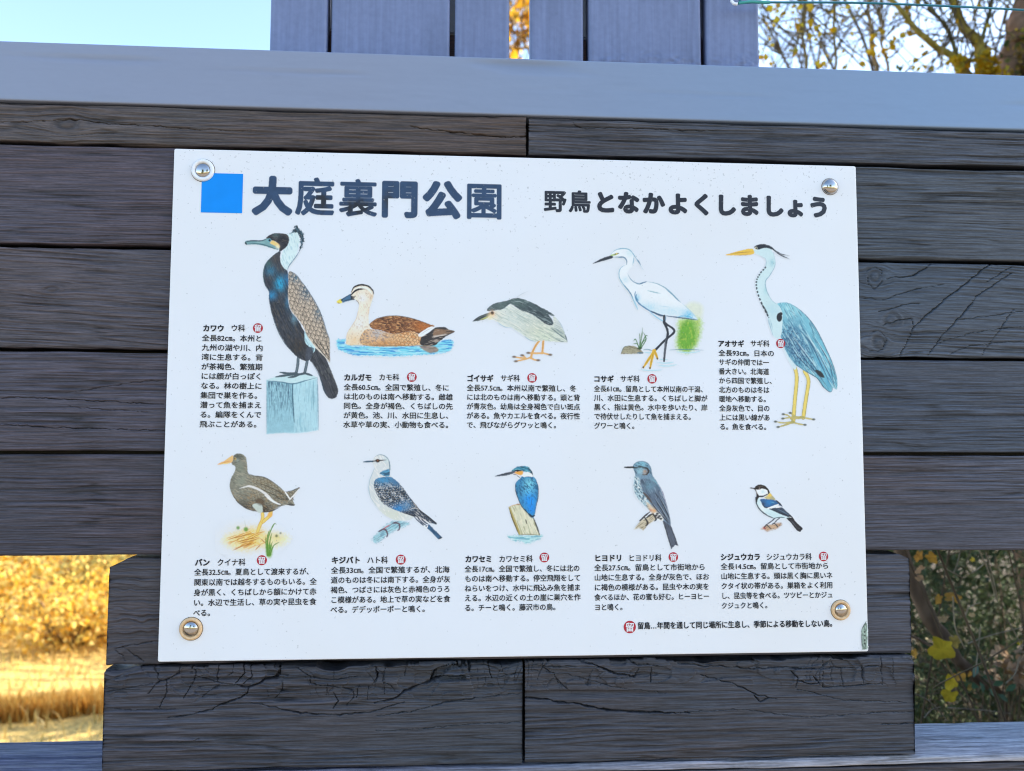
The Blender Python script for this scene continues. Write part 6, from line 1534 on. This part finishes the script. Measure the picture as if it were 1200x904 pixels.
# denser thicket behind it
n = 16000
C = np.stack([RNG.uniform(0.6, 5.5, n), RNG.uniform(2.2, 4.6, n), GZ+2.0*RNG.uniform(0, 1, n)**0.8], -1)
C[:, 2] -= 0.35*np.abs(fbm(C[:, 0]*1.5, C[:, 1]*1.5, 3, 2))
C = C[C[:, 0] > 0.6+0.25*(C[:, 1]-2.2)]
n = len(C); L = 0.075*RNG.uniform(0.5, 1.4, n)
tag(leaves('thicket', C, rnd_dirs(n), rnd_dirs(n, 1), L, L*0.5, pick(n, [(0.035, 0.06, 0.022), (0.05, 0.075, 0.028), (0.08, 0.085, 0.035)], (3, 3, 1), 0.3), M_DARKLEAF, None), label='dark leafy thicket behind the evergreen shrub', cat='thicket', kind='stuff')
# leaning vine with yellow lobed leaves
vn_ = empty('leaning_vine', tuple(P3(1045, 640, 0.78)*np.array([1, 1, 0])+np.array([0, 0, GZ])), 'brown leaning vine stem with large yellow lobed leaves in the right opening', 'vine')
T = Tubes()
yv = 0.80
vp = [P3(1030, 560, yv), P3(1056, 640, yv), P3(1076, 700, yv), P3(1100, 742, yv), P3(1122, 770, yv), P3(1146, 796, yv+.05), P3(1176, 850, yv+.2), V3(1.45, yv+.5, GZ-.05)]
T.add(vp, 0.017, 0.011, (0.16, 0.115, 0.085), 9, 6, 0.004, 2, rr=[0.014, 0.015, 0.0175, 0.0165, 0.013, 0.011, 0.012, 0.02])
T.add([P3(1064, 744, yv-.06), P3(1078, 750, yv-.06), P3(1092, 758, yv-.07), P3(1104, 764, yv-.08)], 0.003, 0.0025, (0.22, 0.15, 0.11), 5, 4)
T.add([P3(1105, 765, yv-.09), P3(1112, 782, yv-.09), P3(1122, 800, yv-.1)], 0.002, 0.0016, (0.22, 0.15, 0.08), 5, 4)
T.build('stem', M_BARK, vn_)
def lobed(px, py, y, size, col, rot, tilt, seed, lobes=5, stretch=1.0):
    rg = np.random.default_rng(seed)
    c = P3(px, py, y)
    r = size*0.5
    ring_ = []
    m = lobes*6
    for k in range(m):
        a = 2*math.pi*k/m
        f = 0.84+0.10*math.cos(5*a)+0.11*math.cos(2*a+seed)+0.06*math.cos(3*a+2*seed)+0.06*rg.uniform(-1, 1)
        f *= 1-0.35*math.exp(-((a-math.pi)/0.25)**2)
        ring_.append((r*f*math.cos(a), r*f*math.sin(a)*stretch))
    V = [(0, 0, 0)]
    for s in (0.5, 1.0):
        for (u, v) in ring_:
            V.append((u*s, v*s, -0.25*r*(s**2)*(0.6+0.5*math.sin(3*math.atan2(v, u)+seed))))
    V = np.array(V)
    Rm = np.array((Matrix.Rotation(rot, 3, 'Y') @ Matrix.Rotation(tilt, 3, 'X') @ Matrix.Rotation(math.pi/2, 3, 'X')))
    V = V@Rm.T+c
    F = [[0, 1+k, 1+(k+1) % m] for k in range(m)]+[[1+k, 1+m+k, 1+m+(k+1) % m, 1+(k+1) % m] for k in range(m)]
    cc = np.array(col)*(1+0.18*np.random.default_rng(seed+1).uniform(-1, 1, (len(V), 1)))
    return mesh('leaf', V, F, M_LEAF, vn_, True, np.concatenate([np.clip(cc, .01, .85), np.ones((len(V), 1))], 1))
Yl, Ol, Bg, Pk = (0.52, 0.42, 0.04), (0.60, 0.36, 0.08), (0.42, 0.33, 0.20), (0.45, 0.30, 0.18)
for i, (px, py, s, c, rot, tl_, st) in enumerate(((1104, 762, 32, Yl, .5, .2, 1), (1119, 752, 16, (0.42, 0.34, 0.10), 1.2, .5, .8), (1116, 800, 24, Yl, 1.6, -.2, .8), (1113, 815, 20, Yl, 2.2, .3, .9), (1125, 794, 18, Ol, .7, .4, .7), (1117, 699, 24, Ol, .1, -.9, .7), (1100, 702, 13, Ol, 2.1, .6, .7),
        (1092, 654, 17, (0.62, 0.34, 0.06), .8, .4, .8), (1077, 652, 15, (0.55, 0.30, 0.07), 1.8, .2, .7), (1079, 668, 16, Pk, 2.4, -.4, .6), (1078, 678, 12, Pk, .4, .5, .7), (1105, 726, 11, Bg, 1.0, .2, 1), (1139, 721, 8, (0.6, 0.45, 0.25), .3, .3, .8), (1072, 766, 11, Ol, 1.3, .1, .8), (1137, 790, 8, Ol, 2, .3, .6), (1137, 806, 11, (0.40, 0.28, 0.08), 1.6, .1, .5), (1140, 656, 7, (0.72, 0.55, 0.08), .6, 0, .8), (1195, 754, 7, Yl, .6, 0, .8))):
    lobed(px, py, yv-0.10+0.012*(i % 4), s*0.00102*1.87/0.92*0.92*1.02, c, rot, tl_, 100+i, 5 if i % 2 else 4, st)
# pale dry leaf clump and blue green leaves
dc = empty('dry_leaf_clump', tuple(P3(1180, 780, 0.95)*np.array([1, 1, 0])+np.array([0, 0, GZ])), 'pale dry curled leaves caught at the right edge of the right opening', 'dry leaves')
T = Tubes(); pts = []
for k in range(9):
    s = V3(P3(1180, 780, .95)[0]+RNG.normal(0, .03), .98, GZ-.03); e = P3(1165+RNG.uniform(-12, 40), 765+RNG.uniform(-15, 45), 0.9); T.add([s, (s+e)/2+RNG.normal(0, .03, 3), e], 0.0025, 0.0012, (0.2, 0.15, 0.1), 4, 4); pts += [e]
T.build('stems', M_BARK, dc)
pp = [P3(1160+42*RNG.beta(2, 1.2), 760+46*RNG.uniform(0, 1), 0.88+RNG.normal(0, .02)) for k in range(80)]
pp = [q for q in pp]
leaf_at(pp, 0.02, [(0.46, 0.34, 0.24), (0.36, 0.24, 0.15), (0.55, 0.44, 0.34), (0.5, 0.33, 0.14)], (3, 2, 2, 1), 'leaves', dc, 0.006, 1)
tg_ = empty('broad_leaf_sprig', tuple(P3(1145, 795, 0.78)*np.array([1, 1, 0])+np.array([0, 0, GZ])), 'small sprig of blue green broad leaves below the end of the leaning vine', 'plant')
T = Tubes(); s = P3(1176, 845, .84); e = P3(1148, 792, 0.76); T.add([s, (s+e)/2+V3(.02, 0, 0), e], 0.003, 0.002, (0.1, 0.12, 0.06), 5, 4); T.build('stem', M_BARK, tg_)
pts = np.array([P3(*q, 0.74) for q in ((1143, 786), (1158, 794), (1139, 804), (1151, 806), (1170, 801), (1163, 812), (1176, 818), (1185, 806))])
d_ = np.array([(0.5, .2, 0.9), (1, .1, -.1), (-1, .1, .1), (.5, .2, -.9), (1, .2, .2), (.6, .2, -.6), (.9, .1, -.6), (1, .1, .5)])
leaves('leaves', pts, d_, np.tile([0, -1.0, 0.5], (8, 1)), np.full(8, 0.034), np.full(8, 0.013), pick(8, [(0.12, 0.22, 0.15), (0.16, 0.26, 0.20), (0.07, 0.14, 0.07)], (2, 2, 2)), M_DARKLEAF, tg_, 0.15, 1)

# ------------------------------------------------------------------ cable at the top right
cb = empty('cable', (0.32, 0.03, 0.5), 'thin blue green cable stretched across the top right in front of the upright boards', 'cable')
M_CABLE = mat_plain('blue_green_sheath', alb((24, 108, 128)), rough=0.35, spec=0.5, var=0.25, freq=120, bump=0.1)
M_CABLE2 = mat_plain('teal_sleeve', alb((52, 150, 150)), rough=0.35, spec=0.5, var=0.25, freq=120, bump=0.1)
def tube(name, pts, r, mat, parent, n=10):
    T = Tubes(); T.add(pts, r, r, (0.5, 0.5, 0.5), n, 6)
    return mesh(name, np.concatenate(T.V), np.concatenate(T.F), mat, parent, True)
tube('wire', [P3(866, -14, .04), P3(868, 2, .035), P3(890, 3, .035), P3(1000, 3.5, .035), P3(1100, 7, .04), P3(1200, 12, .05), P3(1320, 20, .06)], 0.0014, M_CABLE, cb)
tube('sleeve', [P3(865, 4, .034), P3(878, 2.5, .034), P3(892, 3, .035), P3(902, 3.2, .035)], 0.0019, M_CABLE2, cb)
tube('clip', [P3(857, 1, .036), P3(860, 4.5, .034), P3(864, 5, .034)], 0.0020, M_WPLAST, cb)

# ------------------------------------------------------------------ trees on the open side, mirrored in the screw heads
for (tx, ty, th, tr_, lab) in ((-2.6, -7.5, 4.6, 1.3, 'round crowned tree across the open ground facing the sign, left of the viewer'), (2.2, -9.0, 5.6, 1.6, 'taller round crowned tree across the open ground facing the sign, right of the viewer')):
    tt = empty('park_tree', (tx, ty, GZ), lab, 'tree', 'trees facing the sign')
    T = Tubes(); tips = []
    P_ = T.add([V3(tx, ty, GZ-.05), V3(tx+.1, ty, GZ+th*.3), V3(tx, ty+.1, GZ+th*.62)], 0.13, 0.07, BRK, 8, 5)
    for k in range(16):
        d = rnd_dirs(1, 0.5)[0]; e = P_[-1]+d*tr_; q = T.add([P_[-3], (P_[-3]+e)/2+V3(0, 0, .1), e], 0.04, 0.01, BRK, 5, 4); tips += list(q[3:])
    T.build('trunk', M_BARK, tt)
    tips = np.array(tips); n = 2600
    C = tips[RNG.integers(0, len(tips), n)]+RNG.normal(0, 0.28, (n, 3)); L = 0.16*RNG.uniform(.6, 1.3, n)
    leaves('crown', C, rnd_dirs(n), rnd_dirs(n, 1), L, L*.6, pick(n, [(0.06, 0.09, 0.03), (0.09, 0.11, 0.03), (0.25, 0.17, 0.04)], (3, 2, 1)), M_DARKLEAF, tt, .2, 1)
